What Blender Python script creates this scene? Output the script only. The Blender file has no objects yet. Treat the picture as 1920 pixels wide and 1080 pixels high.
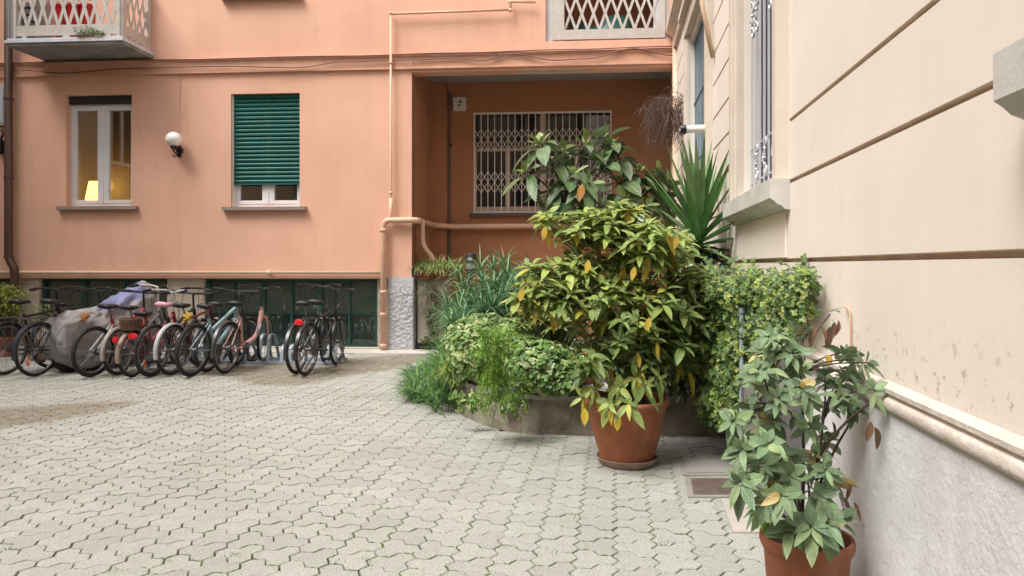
import bpy, math, random
from mathutils import Vector, Matrix, noise
R = math.radians
PI = math.pi
rnd = random.Random(7)
S = bpy.context.scene
C = S.collection

# ------------------------------------------------------------------ camera
H = 1.45; FPX = 1350.0; CX = 960.0; HY = 498.0
cam = bpy.data.cameras.new('camera')
cam.sensor_width = 36; cam.lens = FPX / 1920 * 36; cam.shift_y = (HY - 540) / 1920
cam.clip_start = 0.05; cam.clip_end = 500
camo = bpy.data.objects.new('camera', cam); C.objects.link(camo)
camo.location = (0, 0, H); camo.rotation_euler = (R(90), 0, 0)
S.camera = camo

# ------------------------------------------------------------------ light
SUN_EL, SUN_AZ = R(58), R(232)      # azimuth clockwise from +Y
w = bpy.data.worlds.new('World'); S.world = w; w.use_nodes = True
nt = w.node_tree; bg = nt.nodes['Background']
sky = nt.nodes.new('ShaderNodeTexSky'); sky.sky_type = 'NISHITA'; sky.sun_disc = False
sky.sun_elevation = SUN_EL; sky.sun_rotation = SUN_AZ; sky.dust_density = 4
hs = nt.nodes.new('ShaderNodeHueSaturation'); hs.inputs['Saturation'].default_value = 0.32
nt.links.new(sky.outputs[0], hs.inputs['Color']); nt.links.new(hs.outputs[0], bg.inputs['Color'])
bg.inputs['Strength'].default_value = 0.125
sl = bpy.data.lights.new('sun', 'SUN'); sl.energy = 1.5; sl.angle = R(24); sl.color = (1, .98, .95)
so = bpy.data.objects.new('sun', sl); C.objects.link(so)
sd = Vector((math.sin(SUN_AZ) * math.cos(SUN_EL), math.cos(SUN_AZ) * math.cos(SUN_EL), math.sin(SUN_EL)))
so.rotation_euler = sd.to_track_quat('Z', 'Y').to_euler(); so.location = sd * 40
S.view_settings.view_transform = 'Standard'; S.view_settings.look = 'None'
S.view_settings.gamma = 1; S.view_settings.use_curve_mapping = False
S.view_settings.exposure = 1.22
S.cycles.max_bounces = 6; S.cycles.transparent_max_bounces = 12

# ------------------------------------------------------------------ materials
def mat(name, col, rough=.8, var=None, vscale=3, bump=0, bscale=60, metal=0, spec=.5, speck=None, stretch=None, chips=None, isl=0, dirtattr=None, crack=0):
    m = bpy.data.materials.new(name); m.use_nodes = True
    n = m.node_tree.nodes; l = m.node_tree.links
    p = n['Principled BSDF']; p.inputs['Roughness'].default_value = rough; p.inputs['Metallic'].default_value = metal
    p.inputs['Specular IOR Level'].default_value = spec
    tc = n.new('ShaderNodeTexCoord')
    vec = tc.outputs['Object']
    rgb = n.new('ShaderNodeRGB'); rgb.outputs[0].default_value = (*col, 1); cur = rgb.outputs[0]
    def mix(fac, a, b, bt='MIX'):
        x = n.new('ShaderNodeMix'); x.data_type = 'RGBA'; x.blend_type = bt
        if isinstance(fac, float): x.inputs[0].default_value = fac
        else: l.new(fac, x.inputs[0])
        l.new(a, x.inputs[6])
        if isinstance(b, tuple): x.inputs[7].default_value = (*b, 1)
        else: l.new(b, x.inputs[7])
        return x.outputs[2]
    def noi(scale, detail=5, rg=.6, v=None):
        x = n.new('ShaderNodeTexNoise'); x.inputs['Scale'].default_value = scale; x.inputs['Detail'].default_value = detail
        x.inputs['Roughness'].default_value = rg; l.new(v or vec, x.inputs['Vector']); return x.outputs[0]
    def mr(src, a, b, c=0., d=1.):
        x = n.new('ShaderNodeMapRange'); l.new(src, x.inputs[0]); x.inputs[1].default_value = a; x.inputs[2].default_value = b
        x.inputs[3].default_value = c; x.inputs[4].default_value = d; return x.outputs[0]
    if var:
        cur = mix(mr(noi(vscale), .35, .7), cur, var)
    if stretch:
        mp = n.new('ShaderNodeMapping'); mp.inputs['Scale'].default_value = (3.5, 3.5, .35); l.new(vec, mp.inputs[0])
        cur = mix(mr(noi(1.6, 6, .65, mp.outputs[0]), .5, .8, 0., .6), cur, stretch)
    if crack:
        vd = n.new('ShaderNodeVectorMath'); vd.operation = 'MULTIPLY_ADD'; ns = n.new('ShaderNodeTexNoise'); ns.inputs['Scale'].default_value = 3; ns.inputs['Detail'].default_value = 8; l.new(vec, ns.inputs[0])
        l.new(ns.outputs['Color'], vd.inputs[0]); vd.inputs[1].default_value = (.5, .5, .5); l.new(vec, vd.inputs[2])
        vo = n.new('ShaderNodeTexVoronoi'); vo.feature = 'DISTANCE_TO_EDGE'; vo.inputs['Scale'].default_value = .7; l.new(vd.outputs[0], vo.inputs['Vector'])
        c1 = mr(vo.outputs['Distance'], .006, .001); c2 = mr(noi(.9, 3), .5, .62); mm = n.new('ShaderNodeMath'); mm.operation = 'MULTIPLY'; l.new(c1, mm.inputs[0]); l.new(c2, mm.inputs[1])
        m3 = n.new('ShaderNodeMath'); m3.operation = 'MULTIPLY'; l.new(mm.outputs[0], m3.inputs[0]); m3.inputs[1].default_value = crack
        cur = mix(m3.outputs[0], cur, tuple(c * .4 for c in col))
        cur = mix(mr(noi(.45, 4, .5), .52, .60, 0., .13), cur, tuple(min(1, c * 1.15) for c in col))
    if isl:
        g = n.new('ShaderNodeNewGeometry')
        cur = mix(mr(g.outputs['Random Per Island'], 0, 1, 0., isl), cur, tuple(c * .62 for c in col))
    if speck:
        sc, sz, colr, k = speck
        v = n.new('ShaderNodeTexVoronoi'); v.inputs['Scale'].default_value = sc; l.new(vec, v.inputs['Vector'])
        cur = mix(mr(v.outputs['Distance'], sz, sz * .5, 0., k), cur, colr)
    if chips:
        z0, z1, colr = chips
        sp = n.new('ShaderNodeSeparateXYZ'); l.new(vec, sp.inputs[0])
        up = mr(sp.outputs[2], z0, z0 + .05); dn = mr(sp.outputs[2], z1, z1 - .22)
        mm = n.new('ShaderNodeMath'); mm.operation = 'MULTIPLY'; l.new(up, mm.inputs[0]); l.new(dn, mm.inputs[1])
        m2 = n.new('ShaderNodeMath'); m2.operation = 'MULTIPLY'; l.new(mm.outputs[0], m2.inputs[0]); l.new(mr(noi(17, 9, .74), .57, .60), m2.inputs[1])
        cur = mix(m2.outputs[0], cur, colr)
        cur = mix(mr(noi(9, 8, .72), .70, .715, 0., .8), cur, colr)
    if dirtattr:
        a = n.new('ShaderNodeAttribute'); a.attribute_name = 'dirt'
        ad = n.new('ShaderNodeMath'); ad.operation = 'ADD'; l.new(a.outputs['Fac'], ad.inputs[0])
        l.new(mr(noi(9, 8, .75), .3, .7, -.6, .5), ad.inputs[1])
        cur = mix(mr(ad.outputs[0], .2, 1.0, 0., .85), cur, dirtattr)
    l.new(cur, p.inputs['Base Color'])
    if bump:
        b = n.new('ShaderNodeBump'); b.inputs['Strength'].default_value = bump; b.inputs['Distance'].default_value = .01
        l.new(noi(bscale, 6, .65), b.inputs['Height']); l.new(b.outputs[0], p.inputs['Normal'])
    return m

def emis(name, col, k):
    m = bpy.data.materials.new(name); m.use_nodes = True
    p = m.node_tree.nodes['Principled BSDF']; p.inputs['Base Color'].default_value = (*col, 1)
    p.inputs['Emission Color'].default_value = (*col, 1); p.inputs['Emission Strength'].default_value = k
    return m

def glassmat(name, tint=(.9, .95, .93), refl=.14, solid=None):
    m = bpy.data.materials.new(name); m.use_nodes = True
    n = m.node_tree.nodes; l = m.node_tree.links; n.clear()
    o = n.new('ShaderNodeOutputMaterial'); mx = n.new('ShaderNodeMixShader')
    t = n.new('ShaderNodeBsdfTransparent'); t.inputs[0].default_value = (*tint, 1)
    g = n.new('ShaderNodeBsdfGlossy'); g.inputs['Roughness'].default_value = .03
    lw = n.new('ShaderNodeLayerWeight'); lw.inputs[0].default_value = .25
    mr = n.new('ShaderNodeMapRange'); l.new(lw.outputs['Fresnel'], mr.inputs[0]); mr.inputs[3].default_value = refl; mr.inputs[4].default_value = .9
    l.new(mr.outputs[0], mx.inputs[0]); l.new(t.outputs[0], mx.inputs[1]); l.new(g.outputs[0], mx.inputs[2]); l.new(mx.outputs[0], o.inputs[0])
    return m

def leafmat(name, rough=.42, spots=None, trans=.25, rib=.35, vein=22):
    m = bpy.data.materials.new(name); m.use_nodes = True
    n = m.node_tree.nodes; l = m.node_tree.links
    p = n['Principled BSDF']; o = n['Material Output']; p.inputs['Roughness'].default_value = rough
    a = n.new('ShaderNodeAttribute'); a.attribute_name = 'leafcol'
    uv = n.new('ShaderNodeUVMap'); sp = n.new('ShaderNodeSeparateXYZ'); l.new(uv.outputs[0], sp.inputs[0])
    def math_(op, x, y=None, c=False):
        q = n.new('ShaderNodeMath'); q.operation = op; q.use_clamp = c
        for i, v in enumerate((x, y)):
            if v is None: continue
            if isinstance(v, (int, float)): q.inputs[i].default_value = v
            else: l.new(v, q.inputs[i])
        return q.outputs[0]
    du = math_('ABSOLUTE', math_('SUBTRACT', sp.outputs[0], .5))
    ribm = math_('SUBTRACT', 1, math_('MULTIPLY', du, 18, ), True)
    # side veins: stripes slanting away from the midrib
    sv = math_('SINE', math_('MULTIPLY', math_('SUBTRACT', sp.outputs[1], math_('MULTIPLY', du, .5)), vein * 2.6))
    lite = n.new('ShaderNodeMix'); lite.data_type = 'RGBA'; l.new(math_('MULTIPLY', ribm, rib), lite.inputs[0])
    l.new(a.outputs['Color'], lite.inputs[6]); lite.inputs[7].default_value = (.42, .48, .2, 1)
    l2 = n.new('ShaderNodeMix'); l2.data_type = 'RGBA'; l.new(math_('MULTIPLY', math_('ADD', sv, 1), rib * .22), l2.inputs[0]); l.new(lite.outputs[2], l2.inputs[6]); l2.inputs[7].default_value = (.36, .42, .24, 1)
    cur = l2.outputs[2]
    tc = n.new('ShaderNodeTexCoord')
    ns = n.new('ShaderNodeTexNoise'); ns.inputs['Scale'].default_value = 9; ns.inputs['Detail'].default_value = 4; l.new(tc.outputs['Object'], ns.inputs[0])
    br = n.new('ShaderNodeMix'); br.data_type = 'RGBA'; br.blend_type = 'MULTIPLY'; br.inputs[0].default_value = 1
    mr = n.new('ShaderNodeMapRange'); l.new(ns.outputs[0], mr.inputs[0]); mr.inputs[1].default_value = .3; mr.inputs[2].default_value = .7
    mr.inputs[3].default_value = .72; mr.inputs[4].default_value = 1.25
    cb = n.new('ShaderNodeCombineXYZ')
    for i in range(3): l.new(mr.outputs[0], cb.inputs[i])
    l.new(cur, br.inputs[6]); l.new(cb.outputs[0], br.inputs[7]); cur = br.outputs[2]
    if spots:
        sc, colr, k = spots
        s2 = n.new('ShaderNodeTexNoise'); s2.inputs['Scale'].default_value = sc; s2.inputs['Detail'].default_value = 3; l.new(tc.outputs['Object'], s2.inputs[0])
        m2 = n.new('ShaderNodeMapRange'); l.new(s2.outputs[0], m2.inputs[0]); m2.inputs[1].default_value = .56; m2.inputs[2].default_value = .62; m2.inputs[4].default_value = k
        x = n.new('ShaderNodeMix'); x.data_type = 'RGBA'; l.new(m2.outputs[0], x.inputs[0]); l.new(cur, x.inputs[6]); x.inputs[7].default_value = (*colr, 1); cur = x.outputs[2]
    l.new(cur, p.inputs['Base Color'])
    bp = n.new('ShaderNodeBump'); bp.inputs['Strength'].default_value = .5; bp.inputs['Distance'].default_value = .004
    l.new(math_('ADD', math_('MULTIPLY', sv, .35), math_('MULTIPLY', ribm, -1)), bp.inputs['Height']); l.new(bp.outputs[0], p.inputs['Normal'])
    tr = n.new('ShaderNodeBsdfTranslucent'); l.new(cur, tr.inputs[0])
    mx = n.new('ShaderNodeMixShader'); mx.inputs[0].default_value = trans
    l.new(p.outputs[0], mx.inputs[1]); l.new(tr.outputs[0], mx.inputs[2]); l.new(mx.outputs[0], o.inputs[0])
    return m

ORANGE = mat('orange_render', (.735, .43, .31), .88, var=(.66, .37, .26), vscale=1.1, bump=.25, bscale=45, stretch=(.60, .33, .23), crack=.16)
ORANGE_SHADE = mat('orange_shaded', (.38, .165, .08), .9, var=(.33, .14, .065), vscale=1.5, bump=.2, bscale=45)  # facade orange darkened to carry the shade inside recess and loggia
ORANGE_T = mat('orange_trim', (.67, .375, .26), .85, var=(.58, .31, .21), vscale=4, bump=.2, bscale=30)
PIPEC = mat('pipe_paint', (.66, .41, .285), .5, var=(.58, .35, .24), vscale=6)
CREAM = mat('cream_render', (.80, .72, .63), .85, var=(.755, .67, .575), vscale=1.6, bump=.13, bscale=30, chips=(1.0, 1.30, (.45, .37, .31)), crack=.15, stretch=(.73, .635, .55))
CREAM_T = mat('cream_trim', (.66, .58, .49), .8, var=(.58, .50, .42), vscale=3.5, bump=.25, bscale=40)
GROOVE = mat('groove', (.52, .39, .28), .9, var=(.40, .29, .20), vscale=6)
STONEW = mat('pale_stone', (.62, .60, .56), .75, var=(.50, .47, .42), vscale=5, bump=.3, bscale=50)
DADO = mat('dado_render', (.70, .69, .695), .9, var=(.58, .565, .56), vscale=3, bump=.6, bscale=34, stretch=(.48, .45, .43), speck=(120, .16, (.3, .28, .27), .5))
ROUGHST = mat('rough_grey_stucco', (.50, .50, .52), .95, var=(.40, .40, .42), vscale=14, bump=.8, bscale=70)
PIERST = mat('beige_stucco', (.46, .39, .31), .95, var=(.36, .30, .24), vscale=8, bump=1.4, bscale=28)
SILLST = mat('brown_stone_sill', (.30, .24, .20), .8, var=(.22, .18, .15), vscale=12, bump=.3)
WHITEF = mat('white_window_paint', (.72, .71, .72), .4, var=(.66, .65, .66), vscale=4)
GREENS = mat('green_shutter', (.009, .12, .098), .45, var=(.012, .095, .075), vscale=4, stretch=(.03, .13, .11), bump=.15)
GREENF = mat('green_iron', (.012, .07, .05), .5, var=(.01, .045, .035), vscale=6)
BLACK = mat('black_paint', (.015, .015, .017), .4)
DARKIN = mat('dark_interior', (.03, .03, .032), .9)
ROOMW = mat('room_wall', (.15, .115, .08), .9)
GLASS = glassmat('window_glass', (.85, .85, .8), .24)
GLASSB = glassmat('basement_glass', (.85, .92, .9), .07)
LATT = mat('lattice_paint', (.52, .48, .44), .65, var=(.44, .40, .36), vscale=8)
LATTW = mat('loggia_paint', (.56, .56, .57), .6, var=(.5, .49, .49), vscale=5)
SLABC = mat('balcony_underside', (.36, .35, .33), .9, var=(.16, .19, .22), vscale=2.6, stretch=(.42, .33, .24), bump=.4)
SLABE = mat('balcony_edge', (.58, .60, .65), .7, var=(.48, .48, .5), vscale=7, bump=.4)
BROWNP = mat('brown_downpipe', (.085, .045, .032), .42, var=(.07, .035, .025), vscale=5)
CREAMP = mat('cream_downpipe', (.68, .49, .34), .55, var=(.6, .42, .28), vscale=4)
PINKP = mat('pink_downpipe', (.48, .29, .23), .55, var=(.42, .25, .19), vscale=4)
PVC = mat('white_pvc', (.74, .73, .72), .35)
TERRA = mat('terracotta', (.32, .105, .042), .75, var=(.22, .07, .03), vscale=6, bump=.35, bscale=40, stretch=(.40, .25, .18))
SOIL = mat('soil', (.045, .032, .022), .95, var=(.09, .065, .04), vscale=30, bump=1.5, bscale=60)
PAVER = mat('concrete_pavers', (.405, .405, .36), .9, var=(.33, .33, .285), vscale=.7, bump=.7, bscale=120, speck=(95, .42, (.17, .165, .145), .75), isl=.40, dirtattr=(.185, .155, .105))
JOINT = mat('joint_sand', (.035, .03, .02), .98, var=(.09, .13, .015), vscale=2, bump=1, bscale=90)
CONC = mat('concrete_apron', (.50, .47, .43), .9, var=(.38, .35, .31), vscale=4, bump=.4, speck=(100, .2, (.3, .28, .26), .4))
COPING = mat('slate_coping', (.34, .33, .32), .6, var=(.24, .23, .22), vscale=6, bump=.3)
PLANTERW = mat('planter_wall', (.34, .285, .235), .95, var=(.13, .115, .075), vscale=3.5, bump=2.0, bscale=30, stretch=(.16, .15, .07), speck=(60, .3, (.34, .31, .29), .4))
RUST = mat('rusty_iron', (.15, .11, .10), .7, var=(.10, .07, .06), vscale=10, bump=.5)
GALV = mat('galvanised_steel', (.36, .42, .48), .45, var=(.28, .33, .38), vscale=9, metal=.1)
GREYM = mat('grey_metal', (.10, .10, .11), .5, var=(.15, .13, .12), vscale=4)
BEIGEM = mat('beige_metal', (.45, .40, .34), .6, var=(.38, .33, .28), vscale=4)
WINBEIGE = mat('beige_joinery', (.50, .40, .31), .6, var=(.44, .34, .26), vscale=4)
SLATEB = mat('slate_blind', (.05, .054, .075), .6, var=(.065, .066, .085), vscale=2)
BLUEB = mat('blue_grey_bars', (.14, .2, .25), .5)
BARST = mat('light_steel_bars', (.55, .56, .60), .4, metal=.1)
BARK = mat('bark', (.075, .05, .035), .9, var=(.04, .028, .02), vscale=20, bump=.8, bscale=60)
STEMG = mat('green_stem', (.10, .13, .05), .7, var=(.08, .07, .03), vscale=14)
RUBBER = mat('rubber', (.014, .014, .016), .8, var=(.022, .02, .018), vscale=20)
CHROME = mat('chrome', (.34, .34, .35), .35, metal=.85, var=(.2, .19, .18), vscale=30)
STEELD = mat('dull_steel', (.12, .12, .125), .4, metal=.7)
RED = mat('red_plastic', (.55, .02, .025), .3)
REDP = mat('red_paint', (.45, .03, .03), .35)
TARP = mat('grey_tarpaulin', (.30, .285, .285), .5, var=(.21, .195, .195), vscale=5, bump=.3, bscale=12)
TARPB = mat('blue_tarpaulin', (.18, .19, .34), .6, var=(.15, .16, .29), vscale=5)
ORREF = mat('orange_reflector', (.7, .12, .02), .3)
GLOBE = mat('opal_globe', (.86, .85, .84), .25)
L_AUC = leafmat('aucuba_leaf', .38, spots=(75, (.46, .46, .10), .75), trans=.28)
L_GLOSS = leafmat('glossy_leaf', .33, trans=.15, vein=26, rib=.4)
L_BAY = leafmat('bay_leaf', .34, trans=.15, spots=(95, (.30, .32, .24), .4))
L_IVY = leafmat('ivy_leaf', .5, trans=.22, rib=.2, vein=4)
L_GRASS = leafmat('strap_leaf', .45, trans=.2, rib=.15, vein=0)

# ------------------------------------------------------------------ mesh helper
class MB:
    def __init__(s): s.v = []; s.f = []; s.uv = None; s.col = None; s.mi = None
    def add(s, vs, fs):
        o = len(s.v); s.v += [tuple(x) for x in vs]; s.f += [tuple(i + o for i in q) for q in fs]; return s
    def box(s, x0, x1, y0, y1, z0, z1):
        return s.add([(x0, y0, z0), (x1, y0, z0), (x1, y1, z0), (x0, y1, z0), (x0, y0, z1), (x1, y0, z1), (x1, y1, z1), (x0, y1, z1)],
                     [(0, 3, 2, 1), (4, 5, 6, 7), (0, 1, 5, 4), (1, 2, 6, 5), (2, 3, 7, 6), (3, 0, 4, 7)])
    def beam(s, a, b, w_, t, up=(0, 0, 1)):
        """rectangular bar from a to b; w_ across, t along 'up'-ish"""
        a, b = Vector(a), Vector(b); d = (b - a).normalized(); u = Vector(up)
        sx = d.cross(u)
        if sx.length < 1e-4: sx = d.cross(Vector((1, 0, 0)))
        sx.normalize(); u = sx.cross(d).normalized(); sx *= w_ / 2; u *= t / 2
        return s.add([a - sx - u, a + sx - u, a + sx + u, a - sx + u, b - sx - u, b + sx - u, b + sx + u, b - sx + u],
                     [(0, 3, 2, 1), (4, 5, 6, 7), (0, 1, 5, 4), (1, 2, 6, 5), (2, 3, 7, 6), (3, 0, 4, 7)])
    def tube(s, pts, r, n=8, cap=True, closed=False):
        pts = [Vector(p) for p in pts]; k = len(pts)
        rs = r if isinstance(r, (list, tuple)) else [r] * k
        rings = []; ref = None
        for i in range(k):
            if closed: d = pts[(i + 1) % k] - pts[i - 1]
            else: d = pts[min(i + 1, k - 1)] - pts[max(i - 1, 0)]
            if d.length < 1e-9: d = Vector((0, 0, 1))
            d.normalize()
            if ref is None: ref = Vector((0, 0, 1)) if abs(d.z) < .9 else Vector((1, 0, 0))
            a = d.cross(ref)
            if a.length < 1e-5: a = d.orthogonal()
            a.normalize(); b = a.cross(d).normalized(); ref = b
            rings.append([pts[i] + (a * math.cos(2 * PI * j / n) + b * math.sin(2 * PI * j / n)) * rs[i] for j in range(n)])
        vs = [q for rg in rings for q in rg]; fs = []
        for i in range(k if closed else k - 1):
            for j in range(n):
                i2 = (i + 1) % k
                fs.append((i * n + j, i * n + (j + 1) % n, i2 * n + (j + 1) % n, i2 * n + j))
        if cap and not closed:
            fs.append(tuple(reversed(range(n)))); fs.append(tuple(range((k - 1) * n, k * n)))
        return s.add(vs, fs)
    def lathe(s, c, prof, n=24, axis='z'):
        """prof: list of (r, h)"""
        c = Vector(c); vs = []; fs = []
        for r, h in prof:
            for j in range(n):
                a = 2 * PI * j / n
                if axis == 'z': vs.append(c + Vector((r * math.cos(a), r * math.sin(a), h)))
                elif axis == 'y': vs.append(c + Vector((r * math.cos(a), h, r * math.sin(a))))
                else: vs.append(c + Vector((h, r * math.cos(a), r * math.sin(a))))
        for i in range(len(prof) - 1):
            for j in range(n):
                fs.append((i * n + j, i * n + (j + 1) % n, (i + 1) * n + (j + 1) % n, (i + 1) * n + j))
        return s.add(vs, fs)
    def sphere(s, c, r, n=16, sz=1):
        k = n // 2
        return s.lathe(c, [(max(r * math.sin(PI * i / k), 1e-4), -r * sz * math.cos(PI * i / k)) for i in range(k + 1)], n)
    def extrude(s, prof, x0, x1, close=True):
        """prof: list of (y,z), swept along x"""
        n = len(prof); vs = [(x0, y, z) for y, z in prof] + [(x1, y, z) for y, z in prof]
        fs = [(i, (i + 1) % n, n + (i + 1) % n, n + i) for i in range(n if close else n - 1)]
        if close: fs += [tuple(reversed(range(n))), tuple(range(n, 2 * n))]
        return s.add(vs, fs)
    def build(s, name, m, parent=None, smooth=False, kind=None, label=None, fixn=True):
        me = bpy.data.meshes.new(name); me.from_pydata(s.v, [], s.f)
        if s.uv is not None:
            ul = me.uv_layers.new(name='UVMap'); lay = [0.0] * (2 * len(me.loops))
            for li, lo in enumerate(me.loops):
                lay[2 * li], lay[2 * li + 1] = s.uv[lo.vertex_index]
            ul.data.foreach_set('uv', lay)
        if s.col is not None:
            at = me.attributes.new('leafcol', 'FLOAT_COLOR', 'POINT')
            at.data.foreach_set('color', [c for q in s.col for c in (q[0], q[1], q[2], 1.0)])
        if fixn and s.uv is None and len(s.f) < 60000:
            import bmesh
            b = bmesh.new(); b.from_mesh(me); bmesh.ops.recalc_face_normals(b, faces=b.faces); b.to_mesh(me); b.free()
        me.materials.append(m)
        if smooth:
            me.polygons.foreach_set('use_smooth', [True] * len(me.polygons))
            if smooth != 'all': 
                try: me.set_sharp_from_angle(angle=R(40))
                except Exception: pass
        o = bpy.data.objects.new(name, me); C.objects.link(o)
        if parent: o.parent = parent
        if kind: o['kind'] = kind
        if label: o['label'] = label
        return o

def tag(o, label, cat, group=None):
    o['label'] = label; o['category'] = cat
    if group: o['group'] = group
    return o
def empty(name, loc=(0, 0, 0), rz=0, rot=None):
    o = bpy.data.objects.new(name, None); C.objects.link(o); o.location = loc
    o.rotation_euler = rot or (0, 0, rz); o.empty_display_size = .1
    return o

# ------------------------------------------------------------------ frames of reference
class Frame:
    """local x along a wall, local y = normal, z up; hit() sends a sight line onto the plane y = d"""
    def __init__(s, ox, oy, ang):
        s.o = Vector((ox, oy)); s.a = ang
        s.ex = Vector((math.cos(ang), math.sin(ang))); s.ey = Vector((-math.sin(ang), math.cos(ang)))
    def hit(s, px, py, d=0.0):
        r = Vector(((px - CX) / FPX, 1.0)); rz = (HY - py) / FPX
        t = (s.o.dot(s.ey) + d) / r.dot(s.ey)
        p = r * t
        return (p - s.o).dot(s.ex), H + rz * t
    def u(s, px, d=0.0): return s.hit(px, HY, d)[0]
    def world(s, u, d, z):
        p = s.o + s.ex * u + s.ey * d; return Vector((p.x, p.y, z))
def fs_(px): return 108 + (px - 500) * .00615
A = Vector(((0 - CX) / fs_(0), FPX / fs_(0))); B = Vector(((1260 - CX) / fs_(1260), FPX / fs_(1260)))
FA = Frame(A.x, A.y, math.atan2(B.y - A.y, B.x - A.x))
WX = 1.04
FW = Frame(WX, 0, math.atan2(1, 190 / FPX))
def G(px, py):
    s = (py - HY) / H; return Vector(((px - CX) / s, FPX / s, 0))
def P(px, py, s): return Vector(((px - CX) / s, FPX / s, H + (HY - py) / s))

def panel(m, u0, u1, z0, z1, holes, d=0.0, back=False):
    """a wall face in the plane y=d with rectangular holes (u0,u1,z0,z1,depth,closed); reveals go to y=d+depth"""
    us = sorted({u0, u1, *[h[0] for h in holes], *[h[1] for h in holes]}); us = [u for u in us if u0 - 1e-6 <= u <= u1 + 1e-6]
    zs = sorted({z0, z1, *[h[2] for h in holes], *[h[3] for h in holes]}); zs = [z for z in zs if z0 - 1e-6 <= z <= z1 + 1e-6]
    for i in range(len(us) - 1):
        for j in range(len(zs) - 1):
            cu, cz = (us[i] + us[i + 1]) / 2, (zs[j] + zs[j + 1]) / 2
            if any(h[0] < cu < h[1] and h[2] < cz < h[3] for h in holes): continue
            m.add([(us[i], d, zs[j]), (us[i + 1], d, zs[j]), (us[i + 1], d, zs[j + 1]), (us[i], d, zs[j + 1])], [(0, 1, 2, 3)])
    for h in holes:
        a, b, c, e, dp = h[:5]; a, b, c, e = max(a, u0), min(b, u1), max(c, z0), min(e, z1)
        q = [(a, c), (b, c), (b, e), (a, e)]
        for k in range(4):
            (x1, y1), (x2, y2) = q[k], q[(k + 1) % 4]
            m.add([(x1, d, y1), (x2, d, y2), (x2, d + dp, y2), (x1, d + dp, y1)], [(0, 1, 2, 3)])
        if len(h) > 5 and h[5]:
            m.add([(a, d + dp, c), (b, d + dp, c), (b, d + dp, e), (a, d + dp, e)], [(0, 1, 2, 3)])

# ================================================================== GROUND
import bmesh
gm = MB(); gm.add([(-60, -40, -.016), (60, -40, -.016), (60, 60, -.016), (-60, 60, -.016)], [(0, 1, 2, 3)])
gm.build('ground', JOINT, kind='structure')

def inpoly(x, y, poly):
    c = False; n = len(poly)
    for i in range(n):
        x1, y1 = poly[i]; x2, y2 = poly[(i + 1) % n]
        if (y1 > y) != (y2 > y) and x < (x2 - x1) * (y - y1) / (y2 - y1) + x1: c = not c
    return c
def gp(l): return [tuple(G(a, b)[:2]) for a, b in l]
DIRT = [gp([(-120, 772), (0, 766), (120, 757), (260, 750), (262, 756), (200, 772), (110, 790), (0, 804), (-120, 815)]),
        gp([(330, 700), (420, 706), (470, 722), (560, 724), (640, 708), (735, 694), (800, 672), (830, 661), (760, 664), (640, 672), (500, 684), (330, 690)]),
        gp([(60, 696), (240, 706), (330, 702), (330, 692), (120, 690)])]
SLAB_D = .55
def ondist(x, y): return (Vector((x, y)) - FA.o).dot(FA.ey)
CUTS = []; _cuts = [gp([(1285, 936), (1430, 936), (1390, 861), (1276, 861)]), gp([(1350, 938), (1442, 938), (1480, 1000), (1372, 1000)])]
PL_OUT = gp([(857, 771), (872, 782), (905, 797), (955, 810), (1010, 815), (1100, 817), (1250, 817), (1372, 817)])
_e = FW.world(6.15, 0.03, 0); PL_OUT[-1] = (_e.x, _e.y)
PL_LOOP = PL_OUT + [(1.04 + .1407 * 10.6 - .03, 10.6), (-.55, 11.2), (-.62, 9.5), (-.64, 8.0)]
MOSS = MB()
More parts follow.
